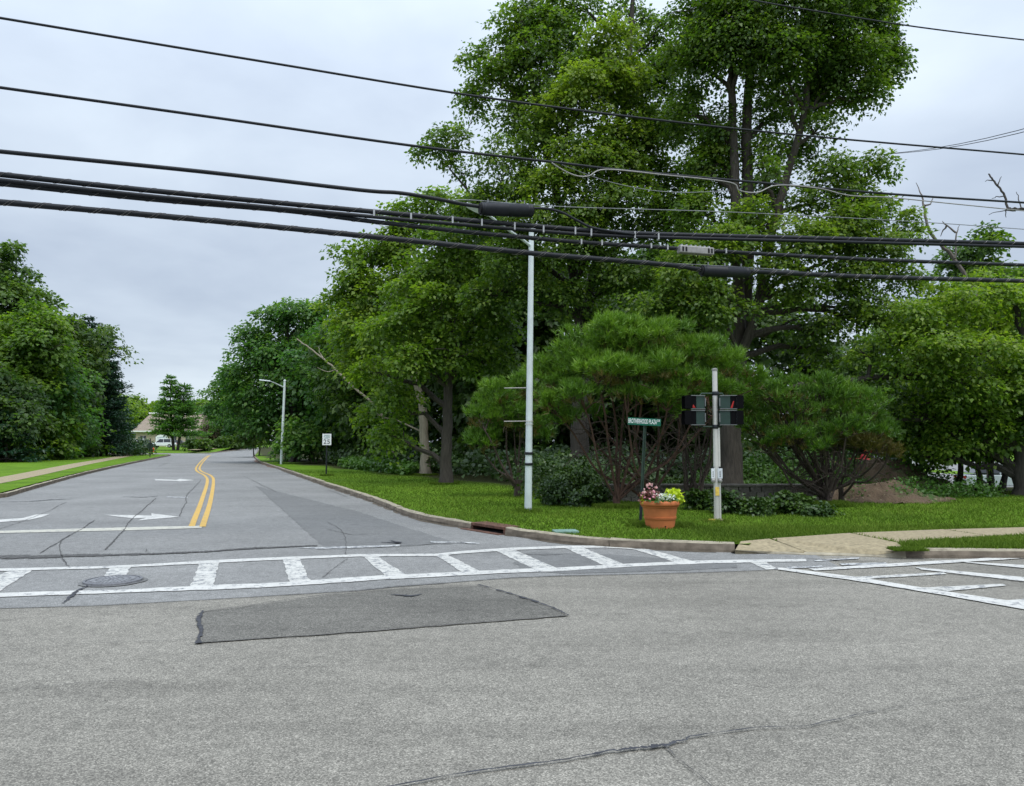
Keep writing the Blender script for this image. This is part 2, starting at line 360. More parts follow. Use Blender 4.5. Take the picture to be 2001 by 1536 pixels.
def poly_px(name, pts, mat, parent, z, jit=.0, step=.12):
    P = np.array([at(x, y)[:2] for x, y in pts]); C = np.vstack([P, P[:1]]); o = []
    for i in range(len(P)):
        s_ = resample(C[i:i + 2], step)[:-1]
        o += [q + (RNG.normal(0, jit, 2) if (jit and k) else 0) for k, q in enumerate(s_)]
    return mesh_obj(name, [(q[0], q[1], z) for q in o], [tuple(range(len(o)))], mat, parent)
def strip_px(name, pts, wpx, mat, parent, z, jit=.35):
    P = np.array([at(x, y)[:2] for x, y in pts]); D = np.linalg.norm(P, axis=1)
    W = np.broadcast_to(np.array(wpx, float), (len(P),))
    Q = resample(np.c_[P, W], .07); n = len(Q)
    T = np.gradient(Q[:, :2], axis=0); T /= np.linalg.norm(T, axis=1)[:, None] + 1e-9; Nn = np.stack([-T[:, 1], T[:, 0]], 1)
    wob = np.cumsum(RNG.normal(0, .0045, n)); wob -= np.linspace(wob[0], wob[-1], n)
    c = Q[:, :2] + Nn * wob[:, None]
    # the widths are widths on the ground in centimetres
    h = Q[:, 2] * (.005 if z > .012 or Q[:, 2].max() > 8 else .0032) * (1 + jit * RNG.normal(0, 1, n)).clip(.25, 2.2)
    a, b = c + Nn * h[:, None], c - Nn * h[:, None]
    v = [(p[0], p[1], z) for p in a] + [(p[0], p[1], z) for p in b]
    return mesh_obj(name, v, [(i, i + 1, n + i + 1, n + i) for i in range(n - 1)], mat, parent)

# patches of other asphalt
poly_px('asphalt_patch', [(390, 1257), (389, 1205), (398, 1196), (640, 1164), (770, 1152), (940, 1146), (1010, 1165), (1080, 1190), (1108, 1204), (1000, 1213), (700, 1236)], M['road_patch'], main_road, .004, .008)
poly_px('asphalt_strip', [(500, 950), (560, 965), (640, 985), (700, 1000), (790, 1030), (870, 1054), (905, 1062), (760, 1068), (634, 1070)], M['road_dark'], side_road, .004, .02)
poly_px('asphalt_strip', [(990, 1082), (1060, 1080), (1200, 1084), (1330, 1094), (1440, 1096), (1440, 1110), (1250, 1118), (1100, 1121), (1020, 1116)], M['road_dark'], side_road, .004, .02)
poly_px('leaf_litter', [(500, 896), (520, 899), (560, 917), (530, 914), (497, 902)], plain('leaf_litter', (.16, .09, .06), .95, 0, .4, 6), side_road, .006, .08, .5)
# cracks and seams (widths in centimetres)
C1 = main_road; C2 = side_road
for pts, wd, mt, par in [
    ([(740, 1545), (880, 1518), (1000, 1498), (1100, 1487), (1200, 1473), (1280, 1459), (1340, 1439), (1400, 1430), (1470, 1421), (1570, 1419), (1710, 1393)], [1.6, 1.6, 1.5, 1.5, 2.0, 3.6, 1.2, 1.0, .9, .8, .5], 'tar', C1),
    ([(1296, 1458), (1335, 1488), (1370, 1515), (1395, 1545)], [1.4, 1, 1, 1], 'crack', C1),
    ([(1710, 1393), (1850, 1370), (1995, 1350)], .6, 'crack', C1),
    ([(388, 1259), (393, 1232), (388, 1212), (396, 1195)], [4, 3, 4, 2.5], 'tar', C1),
    ([(394, 1197), (470, 1186), (560, 1174), (640, 1162), (760, 1150), (940, 1145)], [2, 2, 3, 4, 2, 2], 'crack', C1),
    ([(935, 1144), (1010, 1165), (1080, 1190), (1110, 1204)], [3.5, 3.5, 3, 1.5], 'tar', C1),
    ([(388, 1257), (700, 1236), (1000, 1213), (1110, 1204)], [1.6, 1.4, 1.2, 1.4], 'crack', C1),
    ([(-40, 1273), (180, 1260), (388, 1249)], .7, 'crack', C1), ([(-40, 1358), (110, 1340), (210, 1333), (270, 1334)], .6, 'crack', C1),
    ([(480, 1309), (560, 1306), (640, 1300)], .5, 'crack', C1), ([(1250, 1240), (1340, 1236)], .6, 'crack', C1),
    ([(1500, 1152), (1560, 1143), (1615, 1147), (1600, 1150)], .9, 'crack', C1),
    ([(-60, 1088), (60, 1089), (150, 1087), (300, 1084), (420, 1078), (500, 1072), (620, 1067)], [26, 30, 24, 15, 11, 17, 8], 'crack', C2),
    ([(620, 1075), (800, 1068), (850, 1062), (900, 1060), (930, 1064)], [2, 3, 4, 6, 2], 'crack', C2),
    ([(-30, 982), (60, 980), (100, 977), (152, 975)], [4, 9, 14, 3], 'tar', C2), ([(240, 971), (280, 972), (308, 970)], [4, 10, 6], 'tar', C2),
    ([(78, 1082), (120, 1056), (185, 1017)], 3, 'crack', C2), ([(120, 1058), (116, 1078), (135, 1108)], 2, 'crack', C2), ([(205, 1075), (245, 1034), (270, 1005), (305, 974)], 3, 'crack', C2),
    ([(198, 1075), (285, 1073), (284, 1080)], 1.6, 'crack', C2), ([(352, 1010), (361, 982), (365, 965), (392, 938)], 2.5, 'crack', C2), ([(0, 1035), (60, 1012), (130, 982)], 2, 'crack', C2),
    ([(122, 1180), (150, 1160), (174, 1144)], [2, 4, 2], 'tar', C2), ([(-40, 1190), (200, 1184), (400, 1173), (640, 1158)], [1, 1, 1, 1.5], 'crack', C2),
    ([(640, 1158), (700, 1155), (770, 1148), (1000, 1130), (1100, 1126), (1250, 1123), (1420, 1118), (1520, 1114)], [1.5, 2.5, 3, 1.6, 3, 1.6, 1.2, 1], 'crack', C2),
    ([(640, 1020), (665, 1035), (676, 1050), (677, 1085)], 1.4, 'crack', C2), ([(630, 1130), (680, 1092)], 1.2, 'crack', C2), ([(640, 1035), (690, 1046), (720, 1044)], 2, 'crack', C2),
    ([(745, 1060), (780, 1063), (760, 1057)], [3, 12, 2], 'tar', C2), ([(475, 930), (510, 948), (540, 962)], 3, 'crack', C2), ([(560, 955), (600, 960), (640, 958), (680, 972)], 3, 'crack', C2),
    ([(310, 912), (330, 904)], 5, 'crack', C2), ([(765, 1163), (800, 1165), (826, 1163)], [2, 7, 2], 'tar', C2),
    ([(1010, 1083), (1060, 1086), (1100, 1084)], [2, 5, 2], 'crack', C2), ([(1850, 1121), (1900, 1127), (2020, 1140)], [3, 2.5, 2], 'crack', C1), ([(1570, 1092), (1640, 1096), (1720, 1098)], [4, 6, 2], 'crack', C2)]:
    strip_px('crack', pts, wd, M[mt], par, .0125 if mt == 'tar' else .0105)

gk = resample(KR[(KR[:, 1] < 60) & (KR[:, 0] < 3.2)], .12); go = offset(gk, -.02); gi = offset(gk, -.10)
gj = RNG.random(len(gk)); gi = go + (gi - go) * (np.convolve(gj, np.ones(5) / 5, 'same') * 1.7 * (gj > .12))[:, None]; n = len(gk)
tag(mesh_obj('gutter_grit', [(*p, .0055) for p in go] + [(*p, .0055) for p in gi], [(i, i + 1, n + i + 1, n + i) for i in range(n - 1)], plain('gutter_grit', (.10, .08, .055), .95, 0, .5, 25), side_road), kind='stuff')
# painted markings
def band(up, lo): return up + lo[::-1]
mk = lambda name, pts, mat, par=side_road, jit=.012, z=.008: poly_px(name, pts, M[mat], par, z, jit * .45)
mk('crosswalk_line', band([(-60, 1114), (0, 1112), (212, 1107), (312, 1102), (400, 1096.5), (500, 1091.5), (580, 1088.4), (700, 1084), (850, 1083), (910, 1077), (1000, 1071), (1100, 1067.5), (1181, 1067), (1232, 1070)],
     [(-60, 1119), (0, 1117), (212, 1111.5), (312, 1106.5), (400, 1102), (500, 1097), (580, 1093.5), (700, 1088.5), (850, 1087.5), (910, 1082), (1000, 1076), (1100, 1072), (1181, 1071), (1236, 1074)]), 'paint_fresh', z=.0085)
mk('crosswalk_line', band([(-60, 1163), (0, 1160), (250, 1153), (418, 1144.5), (500, 1141.5), (568, 1138), (760, 1124), (829, 1122), (1000, 1113.5), (1095, 1110), (1240, 1102), (1375, 1096), (1574, 1093)],
     [(-60, 1171), (0, 1168), (250, 1159), (418, 1153.5), (500, 1150), (568, 1146), (760, 1133), (829, 1129.5), (1000, 1120.5), (1095, 1117), (1240, 1108), (1375, 1102), (1576, 1098)]), 'paint_fresh', jit=.02, z=.0085)
for q in [[(25, 1113), (66, 1113), (-2, 1157), (-72, 1158)], [(215, 1110), (256, 1109), (243, 1128), (200, 1131)], [(390, 1100), (428, 1098), (417, 1148), (372, 1149)],
          [(552, 1091), (584, 1090), (608, 1140), (566, 1142)], [(707, 1086), (734, 1085), (800, 1128), (758, 1130)], [(850, 1085), (874, 1084), (943, 1120), (908, 1122)],
          [(966, 1076), (1003, 1074), (1095, 1114), (1052, 1116)], [(1100, 1070), (1137, 1070), (1230, 1107), (1190, 1110)], [(1232, 1072), (1268, 1074), (1362, 1099), (1330, 1102)], [(1460, 1097), (1493, 1097), (1518, 1113), (1497, 1114)]]:
    mk('crosswalk_bar', q, 'paint_worn', jit=.018, z=.0065)
for nm, q in [('crosswalk_line', [(1519, 1110.5), (1529, 1110.5), (1679, 1129), (1835, 1155), (2001, 1179), (2100, 1195), (2100, 1209), (2001, 1192), (1850, 1165), (1700, 1140), (1520, 1114)]),
          ('crosswalk_line', [(1580, 1112), (1760, 1101), (2001, 1087), (2100, 1083), (2100, 1088), (2001, 1092), (1760, 1107), (1592, 1116)]),
          ('stop_line', [(1787, 1109), (2001, 1129), (2100, 1139), (2100, 1147), (2001, 1137), (1800, 1114)]), ('stop_line', [(1868, 1098), (2001, 1105), (2100, 1111), (2100, 1117), (2001, 1111), (1920, 1103.5)])]:
    mk(nm, q, 'paint_fresh', main_road, z=.0085)
for q in [[(1661, 1128.5), (1844, 1119), (1850, 1122.5), (1690, 1132.5)], [(1802, 1149), (1960, 1142), (1967, 1145), (1852, 1156)], [(1965, 1174), (2060, 1168), (2060, 1173), (2000, 1180)]]:
    mk('crosswalk_bar', q, 'paint_worn', main_road, z=.0065)
mk('worn_paint', [(1640, 1102), (1730, 1100), (1738, 1104), (1645, 1105.5)], 'paint_faint'); mk('worn_paint', [(1590, 1095), (1680, 1090), (1678, 1093), (1592, 1098)], 'paint_faint')
mk('worn_paint', [(1535, 1109), (1605, 1106), (1610, 1109), (1540, 1112)], 'paint_faint')
mk('worn_paint', [(580, 1071), (622, 1070), (781, 1065), (781, 1069), (625, 1073.5)], 'paint_faint'); mk('worn_paint', [(840, 1058), (937, 1061), (937, 1063.5), (842, 1061)], 'paint_faint')
mk('stop_line', [(-60, 1039.5), (0, 1038), (250, 1031), (392, 1028), (394, 1032.5), (250, 1037), (0, 1042.5), (-60, 1044.5)], 'paint_stop')
mk('arrow_marking', [(205, 1006.5), (272, 1007.5), (296, 1008.5), (296, 1003.7), (350, 1010.5), (268, 1018), (285, 1012.5), (262, 1013.7), (237, 1011)], 'paint_fresh')
mk('arrow_marking', [(-40, 1017), (0, 1016), (45, 1013), (70, 1006), (97, 1005), (85, 1010), (57, 1016.5), (0, 1021), (-40, 1023)], 'paint_fresh')
mk('arrow_marking', [(302, 936.5), (345, 938), (352, 936), (380, 938.5), (350, 941), (345, 940), (304, 939)], 'paint_fresh')
mk('worn_paint', [(325, 970.5), (367, 971.5), (366, 973.2), (326, 972.4)], 'paint_faint')
for line in ([(374.5, 1029), (393.5, 980), (405, 942), (400.5, 930), (383, 915), (400, 895), (408, 890)], [(395.5, 1030), (411, 980), (417, 942), (412.5, 930), (390, 915), (404, 895), (411, 890)]):
    P = catmull([at(x, y)[:2] for x, y in line], 8)
    T = np.gradient(P, axis=0); T /= np.linalg.norm(T, axis=1)[:, None]; Nn = np.stack([-T[:, 1], T[:, 0]], 1) * .06
    n = len(P); mesh_obj('centre_line', [(*p, .0085) for p in P + Nn] + [(*p, .0085) for p in P - Nn], [(i, i + 1, n + i + 1, n + i) for i in range(n - 1)], M['paint_yellow'], side_road)

# kerbs: blocks in a row
def kerb(name, P, gaps=(), hgt=.13, near=70, length=2.4):
    root = tag(empty(name), kind='structure')
    D = np.r_[0, np.cumsum(np.linalg.norm(np.diff(P, axis=0), axis=1))]
    pos = lambda s_: np.array([np.interp(s_, D, P[:, 0]), np.interp(s_, D, P[:, 1])])
    s0 = 0.0; far = MB()
    while s0 < D[-1] - .3:
        s1 = min(s0 + length * random.uniform(.85, 1.2), D[-1]); mid = pos((s0 + s1) / 2)
        hit = [g1 for g0, g1 in gaps if g0 - .01 <= s0 < g1 - .01]
        if hit: s0 = hit[0]; continue
        for g0, g1 in gaps:
            if s0 < g0 < s1: s1 = g0
        isfar = np.hypot(*mid) > near
        ts = np.linspace(s0 + .006, s1 - .006, 6 if not isfar else 2); c = np.array([pos(q) for q in ts]); b = offset(c, .16) if len(c) > 1 else c
        h = hgt + random.uniform(-.008, .008); n = len(c)
        prof = [(0, -.05), (.0, .04), (.018, h - .02), (.035, h), (.16, h), (.16, -.05)]; V = []
        for k, (d_, z) in enumerate(prof):
            q = c + (b - c) * (d_ / .16)
            jt = RNG.normal(0, .005, (n, 2)) if not isfar and 0 < k < 5 else np.zeros((n, 2))
            V += [(q[i][0] + jt[i, 0], q[i][1] + jt[i, 0] * .5, z + jt[i, 1] * (z > .02)) for i in range(n)]
        m_ = len(prof); fs = [(k * n + i, k * n + i + 1, (k + 1) * n + i + 1, (k + 1) * n + i) for k in range(m_ - 1) for i in range(n - 1)]
        fs += [tuple(k * n for k in range(m_))[::-1], tuple(k * n + n - 1 for k in range(m_))]
        if isfar: far.add(V, fs)
        else:
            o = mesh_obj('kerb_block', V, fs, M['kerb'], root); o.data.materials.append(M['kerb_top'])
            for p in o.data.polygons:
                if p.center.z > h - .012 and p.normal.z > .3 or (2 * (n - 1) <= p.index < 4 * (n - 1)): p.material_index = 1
        s0 = s1
    if far.v: tag(far.build('kerb_run', M['kerb'], root), kind='stuff')
    return root
def along(P, x, y):
    D = np.r_[0, np.cumsum(np.linalg.norm(np.diff(P, axis=0), axis=1))]; q = at(x, y)[:2]
    S = np.linspace(0, D[-1], 6000); X = np.stack([np.interp(S, D, P[:, 0]), np.interp(S, D, P[:, 1])], 1)
    return S[np.argmin(np.linalg.norm(X - q, axis=1))]
g_in = (along(KR, 922, 1035), along(KR, 985, 1045)); g_ramp = (along(KR, 1440, 1080), along(KR, 1748, 1089))
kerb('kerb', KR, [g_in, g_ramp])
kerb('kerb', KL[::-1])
# ramp lip where the kerb drops to the road
# pavement slabs on the corner
def slab(name, pts, parent, th=.22, mat='slab'):
    V = [at(x, y, z) for x, y, z in pts]; n = len(V)
    a = sum(V[i][0] * V[(i + 1) % n][1] - V[(i + 1) % n][0] * V[i][1] for i in range(n))
    if a < 0: V = V[::-1]
    W = [v - np.array((0, 0, th)) for v in V]
    o = mesh_obj(name, list(V) + W, [tuple(range(n)), tuple(range(2 * n - 1, n - 1, -1))] + [(i, n + i, n + (i + 1) % n, (i + 1) % n) for i in range(n)], M[mat], parent)
    b = o.modifiers.new('bevel', 'BEVEL'); b.width = .012; b.segments = 2
    return o
pave = tag(empty('pavement'), kind='structure')
SL = [[(1447, 1057, .142), (1503, 1052, .142), (1572, 1077, .05), (1510, 1078, .03), (1436, 1074.5, .06)],
      [(1508, 1051.5, .145), (1660, 1041, .145), (1755, 1060, .145), (1767, 1071, .142), (1745, 1081, .06), (1712, 1084, .025), (1660, 1081, .02), (1578, 1078.5, .03)],
      [(1664, 1041, .146), (1843, 1034, .146), (1928, 1046.5, .146), (1758, 1059, .146)],
      [(1847, 1034, .145), (2001, 1030, .145), (2110, 1038, .145), (1932, 1046.5, .145)], [(2006, 1030, .146), (2200, 1027, .146), (2330, 1031, .146), (2115, 1037.6, .146)]]
for q in SL: slab('paving_slab', q, pave)
RA = [at(*q) for q in [(1434, 1074.5, .065), (1510, 1078, .034), (1578, 1078.5, .034), (1660, 1081, .024), (1712, 1084, .028), (1746, 1081, .062), (1768, 1071.5, .142)]]
RB_ = [at(x, y, .006) for x, y in [(1428, 1079.4), (1500, 1081.6), (1574, 1083.6), (1660, 1085.6), (1718, 1087.6), (1752, 1089.2), (1771, 1090.2)]]
nr = len(RA); mesh_obj('ramp_lip', RA + RB_ + [p - np.array((0, 0, .2)) for p in RB_], [(i, nr + i, nr + i + 1, i + 1) for i in range(nr - 1)] + [(nr + i, 2 * nr + i, 2 * nr + i + 1, nr + i + 1) for i in range(nr - 1)], M['kerb_top'], pave)
slab_polys = [[at(x, y, z)[:2] for x, y, z in q] for q in SL]

# right-hand lawn and wood floor, one sheet that falls away towards the car park on the right
kro = offset(KR, .13)
def H(x, y):
    x = np.asarray(x, float); y = np.asarray(y, float)
    return .115 - 1.25 * sstep(25, 42, y) * sstep(13, 22, x) + .05 * np.sin(x * .35) * sstep(16, 30, y)
slab_back = sorted([tuple(at(x, y, .14)[:2]) for x, y in [(1447, 1059), (1503, 1055), (1600, 1049), (1662, 1045), (1757, 1062)]])
def yfront(X):
    o = np.argsort(kro[:, 0]); y = np.interp(X, kro[o, 0], kro[o, 1])
    sx = [p[0] for p in slab_back]; sy = [p[1] for p in slab_back]
    ins = (X > sx[0] + .12) & (X < sx[-1] - .25)
    return np.where(ins, np.maximum(y, np.interp(X, sx, sy)), y)
def treeline(X): return np.interp(X, [-72, -30, -14, -9, -5, 0, 6, 12, 16, 22, 80], [218, 92, 52, 44, 37, 27, 22.5, 23, 24.5, 26, 40])
XS = np.unique(np.r_[np.linspace(-71, -16, 80), np.linspace(-16, 3, 90), np.linspace(3, 8, 60), np.linspace(8, 40, 70), np.linspace(40, 79, 20)])
TS = np.linspace(0, 1, 70) ** 2.2
YF = yfront(XS); YY = YF[:, None] + (np.maximum(YF + 30, 190)[:, None] - YF[:, None]) * TS[None]; XX = np.repeat(XS[:, None], len(TS), 1)
ZZ = H(XX, YY); nx, ny = XX.shape
V = np.stack([XX.ravel(), YY.ravel(), ZZ.ravel()], 1)
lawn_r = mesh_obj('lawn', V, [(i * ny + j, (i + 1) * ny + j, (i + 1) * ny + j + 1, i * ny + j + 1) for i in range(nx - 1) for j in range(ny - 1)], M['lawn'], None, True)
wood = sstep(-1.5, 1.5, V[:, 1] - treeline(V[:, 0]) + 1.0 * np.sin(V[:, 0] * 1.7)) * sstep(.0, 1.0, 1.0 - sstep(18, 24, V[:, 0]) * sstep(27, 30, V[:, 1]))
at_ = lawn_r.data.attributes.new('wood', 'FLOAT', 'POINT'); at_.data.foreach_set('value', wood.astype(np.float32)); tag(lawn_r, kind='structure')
# left-hand lawn
klo = offset(KL, .13)
KLf = klo[(klo[:, 1] > 17)]; o_ = np.argsort(KLf[:, 1]); KLf = KLf[o_]
YL = np.unique(np.r_[np.linspace(17.8, 60, 50), np.linspace(60, 101, 40)]); US = np.linspace(0, 1, 40) ** 1.8
xe = np.interp(YL, KLf[:, 1], KLf[:, 0]); XX = xe[:, None] + (-150 - xe[:, None]) * US[None]; YY = np.repeat(YL[:, None], len(US), 1)
V = np.stack([XX.ravel(), YY.ravel(), np.full(XX.size, .115)], 1); nx, ny = XX.shape
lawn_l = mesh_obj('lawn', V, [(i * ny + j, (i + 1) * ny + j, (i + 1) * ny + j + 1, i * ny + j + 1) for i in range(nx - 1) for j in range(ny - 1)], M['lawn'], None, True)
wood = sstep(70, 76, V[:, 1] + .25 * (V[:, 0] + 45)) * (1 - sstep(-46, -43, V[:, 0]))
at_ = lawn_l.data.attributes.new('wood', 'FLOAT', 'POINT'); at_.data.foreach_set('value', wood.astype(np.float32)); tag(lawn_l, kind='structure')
# island of lawn beyond the junction, rising gently
RB = np.array([(-43.5, 112), (-57, 165), (-72, 214), (-88, 270)])
YI = np.linspace(0, 1, 40)[:, None]; XI = np.linspace(0, 1, 40)[None] ** 1.5
x0 = np.interp(112 + 158 * YI, RB[:, 1], RB[:, 0]); XX = x0 + (-190 - x0) * XI; YY = (112 + 12 * np.minimum(1, XI * 3)) + 150 * YI + 0 * XX
ZZ = .02 + .10 * np.minimum(1, YI * 40) * np.ones_like(XI) + .45 * sstep(115, 150, YY)
V = np.stack([XX.ravel(), YY.ravel(), ZZ.ravel()], 1); nx, ny = XX.shape
isl = mesh_obj('lawn', V, [(i * ny + j, (i + 1) * ny + j, (i + 1) * ny + j + 1, i * ny + j + 1) for i in range(nx - 1) for j in range(ny - 1)], M['lawn'], None, True); tag(isl, kind='structure')
# distant pavement strips
walk = tag(empty('footpath'), kind='structure')
wp = np.array([at(x, y, .13)[:2] for x, y in [(-120, 960), (-40, 945), (0, 938), (60, 926.5), (120, 914), (160, 906), (200, 899)]]); wp = np.vstack([wp, [(-45.5, 93)]])
wr = resample(wp, 1.5); wo = offset(wr, .65); wi = offset(wr, -.65)
for i in range(len(wr) - 1):
    mesh_obj('paving_slab', [(*wi[i], .125), (*(wi[i + 1] * .985 + wi[i] * .015), .125), (*(wo[i + 1] * .985 + wo[i] * .015), .125), (*wo[i], .125)], [(0, 1, 2, 3)], M['slab'], walk)
wq = np.array([(-44.5, 114), (-49, 132), (-58, 165), (-73, 214)]); a_, b_ = offset(wq, 1.6), offset(wq, 3.0)
mesh_obj('path_strip', [(*p, .5) for p in a_] + [(*p, .53) for p in b_], [(i, i + 1, 5 + i, 4 + i) for i in range(3)], M['slab'], walk)
kerb('kerb', np.vstack([[(-110, 126)], [(-60, 124)], RB[:3]]) + np.array((.1, -.1)), near=5, hgt=.14)

# ------------------------------------------------------------------ foliage builders
def big_mesh(name, V, per, tint, mat, parent):
    n = len(V) // per; me = bpy.data.meshes.new(name)
    me.vertices.add(len(V)); me.vertices.foreach_set('co', np.ascontiguousarray(V, np.float32).ravel())
    me.loops.add(len(V)); me.loops.foreach_set('vertex_index', np.arange(len(V), dtype=np.int32))
    me.polygons.add(n); me.polygons.foreach_set('loop_start', np.arange(0, len(V), per, dtype=np.int32))
    a = me.attributes.new('tint', 'FLOAT', 'FACE'); a.data.foreach_set('value', np.clip(tint, 0, 1).astype(np.float32))
    me.update(calc_edges=True); me.materials.append(mat)
    o = bpy.data.objects.new(name, me); link(o, parent); o['kind'] = 'stuff'; return o
def unit(v): return v / (np.linalg.norm(v, axis=-1, keepdims=True) + 1e-9)
def leaves(C, Nn, A, size, asp=.72):
    """pointed leaf quads at C with normals Nn, long axes A"""
    Nn = unit(Nn); A = unit(A - (A * Nn).sum(1, keepdims=True) * Nn); B = np.cross(Nn, A); s = size[:, None]
    base = C; tip = C + A * s - Nn * s * .15; l = C + A * s * .42 + B * s * asp * .5 + Nn * s * .08; r = C + A * s * .42 - B * s * asp * .5 + Nn * s * .08
    return np.stack([base, r, tip, l], 1).reshape(-1, 3)
def wob(d, seed):
    r = np.random.default_rng(seed); s = np.zeros(len(d))
    for k in range(6):
        f = r.normal(0, 1, 3) * (1.6 + k); s += np.sin(d @ f + r.uniform(0, 6.3)) / (1.2 + .5 * k)
    return s / 2.2
def blob(px, py, Y, rx, ry, tint=.5, dens=1.0, rd=None):
    """a leafy mass: centre and radii in metres from its place in the photo and its distance"""
    k = ppm(Y); c = atd(px, py, Y); return dict(c=c, r=np.array((rx * k, (rd if rd else .85 * max(rx, ry) * k), ry * k)), tint=tint, dens=dens)
def crown(blobs, lsize, rng, lai=1.5, spray=.5, per=13, droop=.25, minz=.4, cull=.55, rough=.2):
    """each leafy mass is a cluster of flattened clumps; each clump carries sprays of leaves, mostly on its upper side"""
    Cs, Ns, As, Ss, Ts = [], [], [], [], []
    for b in blobs:
        r = b['r']; m = max(7, int(13 * b['dens'])); cd_ = unit(rng.normal(0, 1, (m, 3))); cd_[:, 1] *= .9; cu = rng.uniform(.3, .82, m)
        cen = b['c'] + cd_ * r * cu[:, None]; cr_ = r[None] * rng.uniform(.36, .58, (m, 1)) * np.array((1, 1, .8)); ct = b['tint'] + rng.normal(0, .10, m)
        area = 4 * math.pi * ((r[0] * r[1]) ** 1.6 / 3 + (r[0] * r[2]) ** 1.6 / 3 + (r[1] * r[2]) ** 1.6 / 3) ** (1 / 1.6)
        ns = int(area * lai * b['dens'] / (per * lsize * lsize * .36)) + 6
        k = rng.integers(0, m, ns); d = unit(rng.normal(0, 1, (ns, 3)) + np.array((0, -.1, .35)) + .35 * cd_[k])
        ok = (d[:, 1] < .3) | (rng.random(ns) < cull); k, d = k[ok], d[ok]; ns = len(k)
        u = (1 - .5 * rng.random(ns) ** 2.0) * (1 + rough * wob(d, int(abs(b['c'][0]) * 97 + abs(b['c'][2]) * 31)))
        p = cen[k] + d * cr_[k] * u[:, None]; ok = p[:, 2] > minz; d, p, u, k = d[ok], p[ok], u[ok], k[ok]; ns = len(p)
        outw = unit(d + .4 * cd_[k])
        sn = unit(.5 * outw + np.array((0, 0, .7)) + rng.normal(0, .26, (ns, 3)))
        rr = np.sqrt(rng.random((ns, per))) * spray * rng.uniform(.5, 1.2, (ns, 1)); th = rng.uniform(0, 6.283, (ns, per))
        e1 = unit(np.cross(sn, rng.normal(0, 1, (ns, 3)))); e2 = np.cross(sn, e1)
        off = rr[..., None] * (np.cos(th)[..., None] * e1[:, None] + np.sin(th)[..., None] * e2[:, None])
        P = p[:, None] + off + rng.normal(0, spray * .14, (ns, per, 3)); P[..., 2] -= droop * rr ** 2 / spray
        nn = sn[:, None] + rng.normal(0, .40, (ns, per, 3)); ax = off / (rr[..., None] + 1e-6) + .5 * outw[:, None] - np.array((0, 0, .35))
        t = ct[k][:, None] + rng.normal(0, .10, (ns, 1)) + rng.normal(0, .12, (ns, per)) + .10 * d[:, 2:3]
        Cs.append(P.reshape(-1, 3)); Ns.append(nn.reshape(-1, 3)); As.append(ax.reshape(-1, 3)); Ss.append(lsize * rng.uniform(.5, 1.4, ns * per)); Ts.append(t.ravel())
    C = np.vstack(Cs); return leaves(C, np.vstack(Ns), np.vstack(As), np.concatenate(Ss)), np.concatenate(Ts)
def limb(mb, a, b, r0, r1, rng, n=6, sag=.06, sides=6):
    a, b = np.array(a, float), np.array(b, float); Lg = np.linalg.norm(b - a); t = np.linspace(0, 1, n)[:, None]
    P = a + (b - a) * t + np.array((0, 0, 1)) * sag * Lg * np.sin(t * math.pi) + np.vstack([[0, 0, 0], rng.normal(0, .035 * Lg, (n - 2, 3)), [0, 0, 0]])
    mb.tube(P, np.linspace(r0, r1, n), sides, False); return P
LOG = {}
def tree(name, label, base, stems, blobs, leaf, lsize, seed, bark_='bark_maple', group=None, lai=1.5, spray=.5, twigs=3, cat='tree', limb_r=.09, minz=.5, cull=.55, rough=.2, per=13):
    """stems: list of (points, r0, r1) in metres"""
    rng = np.random.default_rng(seed); root = empty(name, label, cat, group, loc=tuple(base))
    mb = MB(); pts = []
    for P, r0, r1 in stems:
        Q = catmull(P, 5); Q = Q + np.vstack([np.zeros((1, 3)), rng.normal(0, .02, (len(Q) - 1, 3))]); R = np.linspace(r0, r1, len(Q))
        if abs(Q[0][2] - base[2]) < .3: R[:3] *= (1.35, 1.12, 1.03)
        mb.tube(Q - np.array(base), R, 10, False); pts += [(q, r) for q, r in zip(Q, R)]
    PP = np.array([q for q, r in pts]); RR = np.array([r for q, r in pts])
    for b in blobs:
        d = np.linalg.norm(PP - b['c'] + np.array((0, 0, .6 * b['r'][2] + .5)), axis=1) + (PP[:, 2] > b['c'][2]) * 3
        k = int(np.argmin(d)); r0 = min(RR[k] * .75, limb_r * (1 + .15 * np.linalg.norm(PP[k] - b['c'])))
        Q = limb(mb, PP[k] - base, b['c'] - base, r0, r0 * .35, rng)
        for _ in range(twigs):
            dd = unit(rng.normal(0, 1, 3)); dd[2] = abs(dd[2]) * .6
            limb(mb, Q[rng.integers(3, 6)], b['c'] - base + dd * b['r'] * .85, r0 * .35, .012, rng, 5, .04, 5)
    mb.build('trunk', M[bark_], root, True)
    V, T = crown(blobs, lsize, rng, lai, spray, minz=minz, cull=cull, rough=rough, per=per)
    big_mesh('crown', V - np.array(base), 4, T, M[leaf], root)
    return root
def auto_blobs(base, h, wd, rng, n=9, low=.25, tint=.45, dens=1.0):
    o = []
    for i in range(n):
        t = low + (1 - low) * (i + .5) / n; rad = wd * (math.sin(min(1, (t - low) / (1 - low) * .85 + .12) * math.pi) ** .7)
        a = rng.uniform(0, 6.283) if i % 2 else rng.uniform(3.4, 6.0); off = rad * rng.uniform(.2, .62)
        r = rad * rng.uniform(.5, .75) + .4
        o.append(dict(c=np.array(base) + (off * math.cos(a), off * math.sin(a), h * t), r=np.array((r, r, r * rng.uniform(.6, .85))), tint=tint + rng.normal(0, .1), dens=dens))
    return o
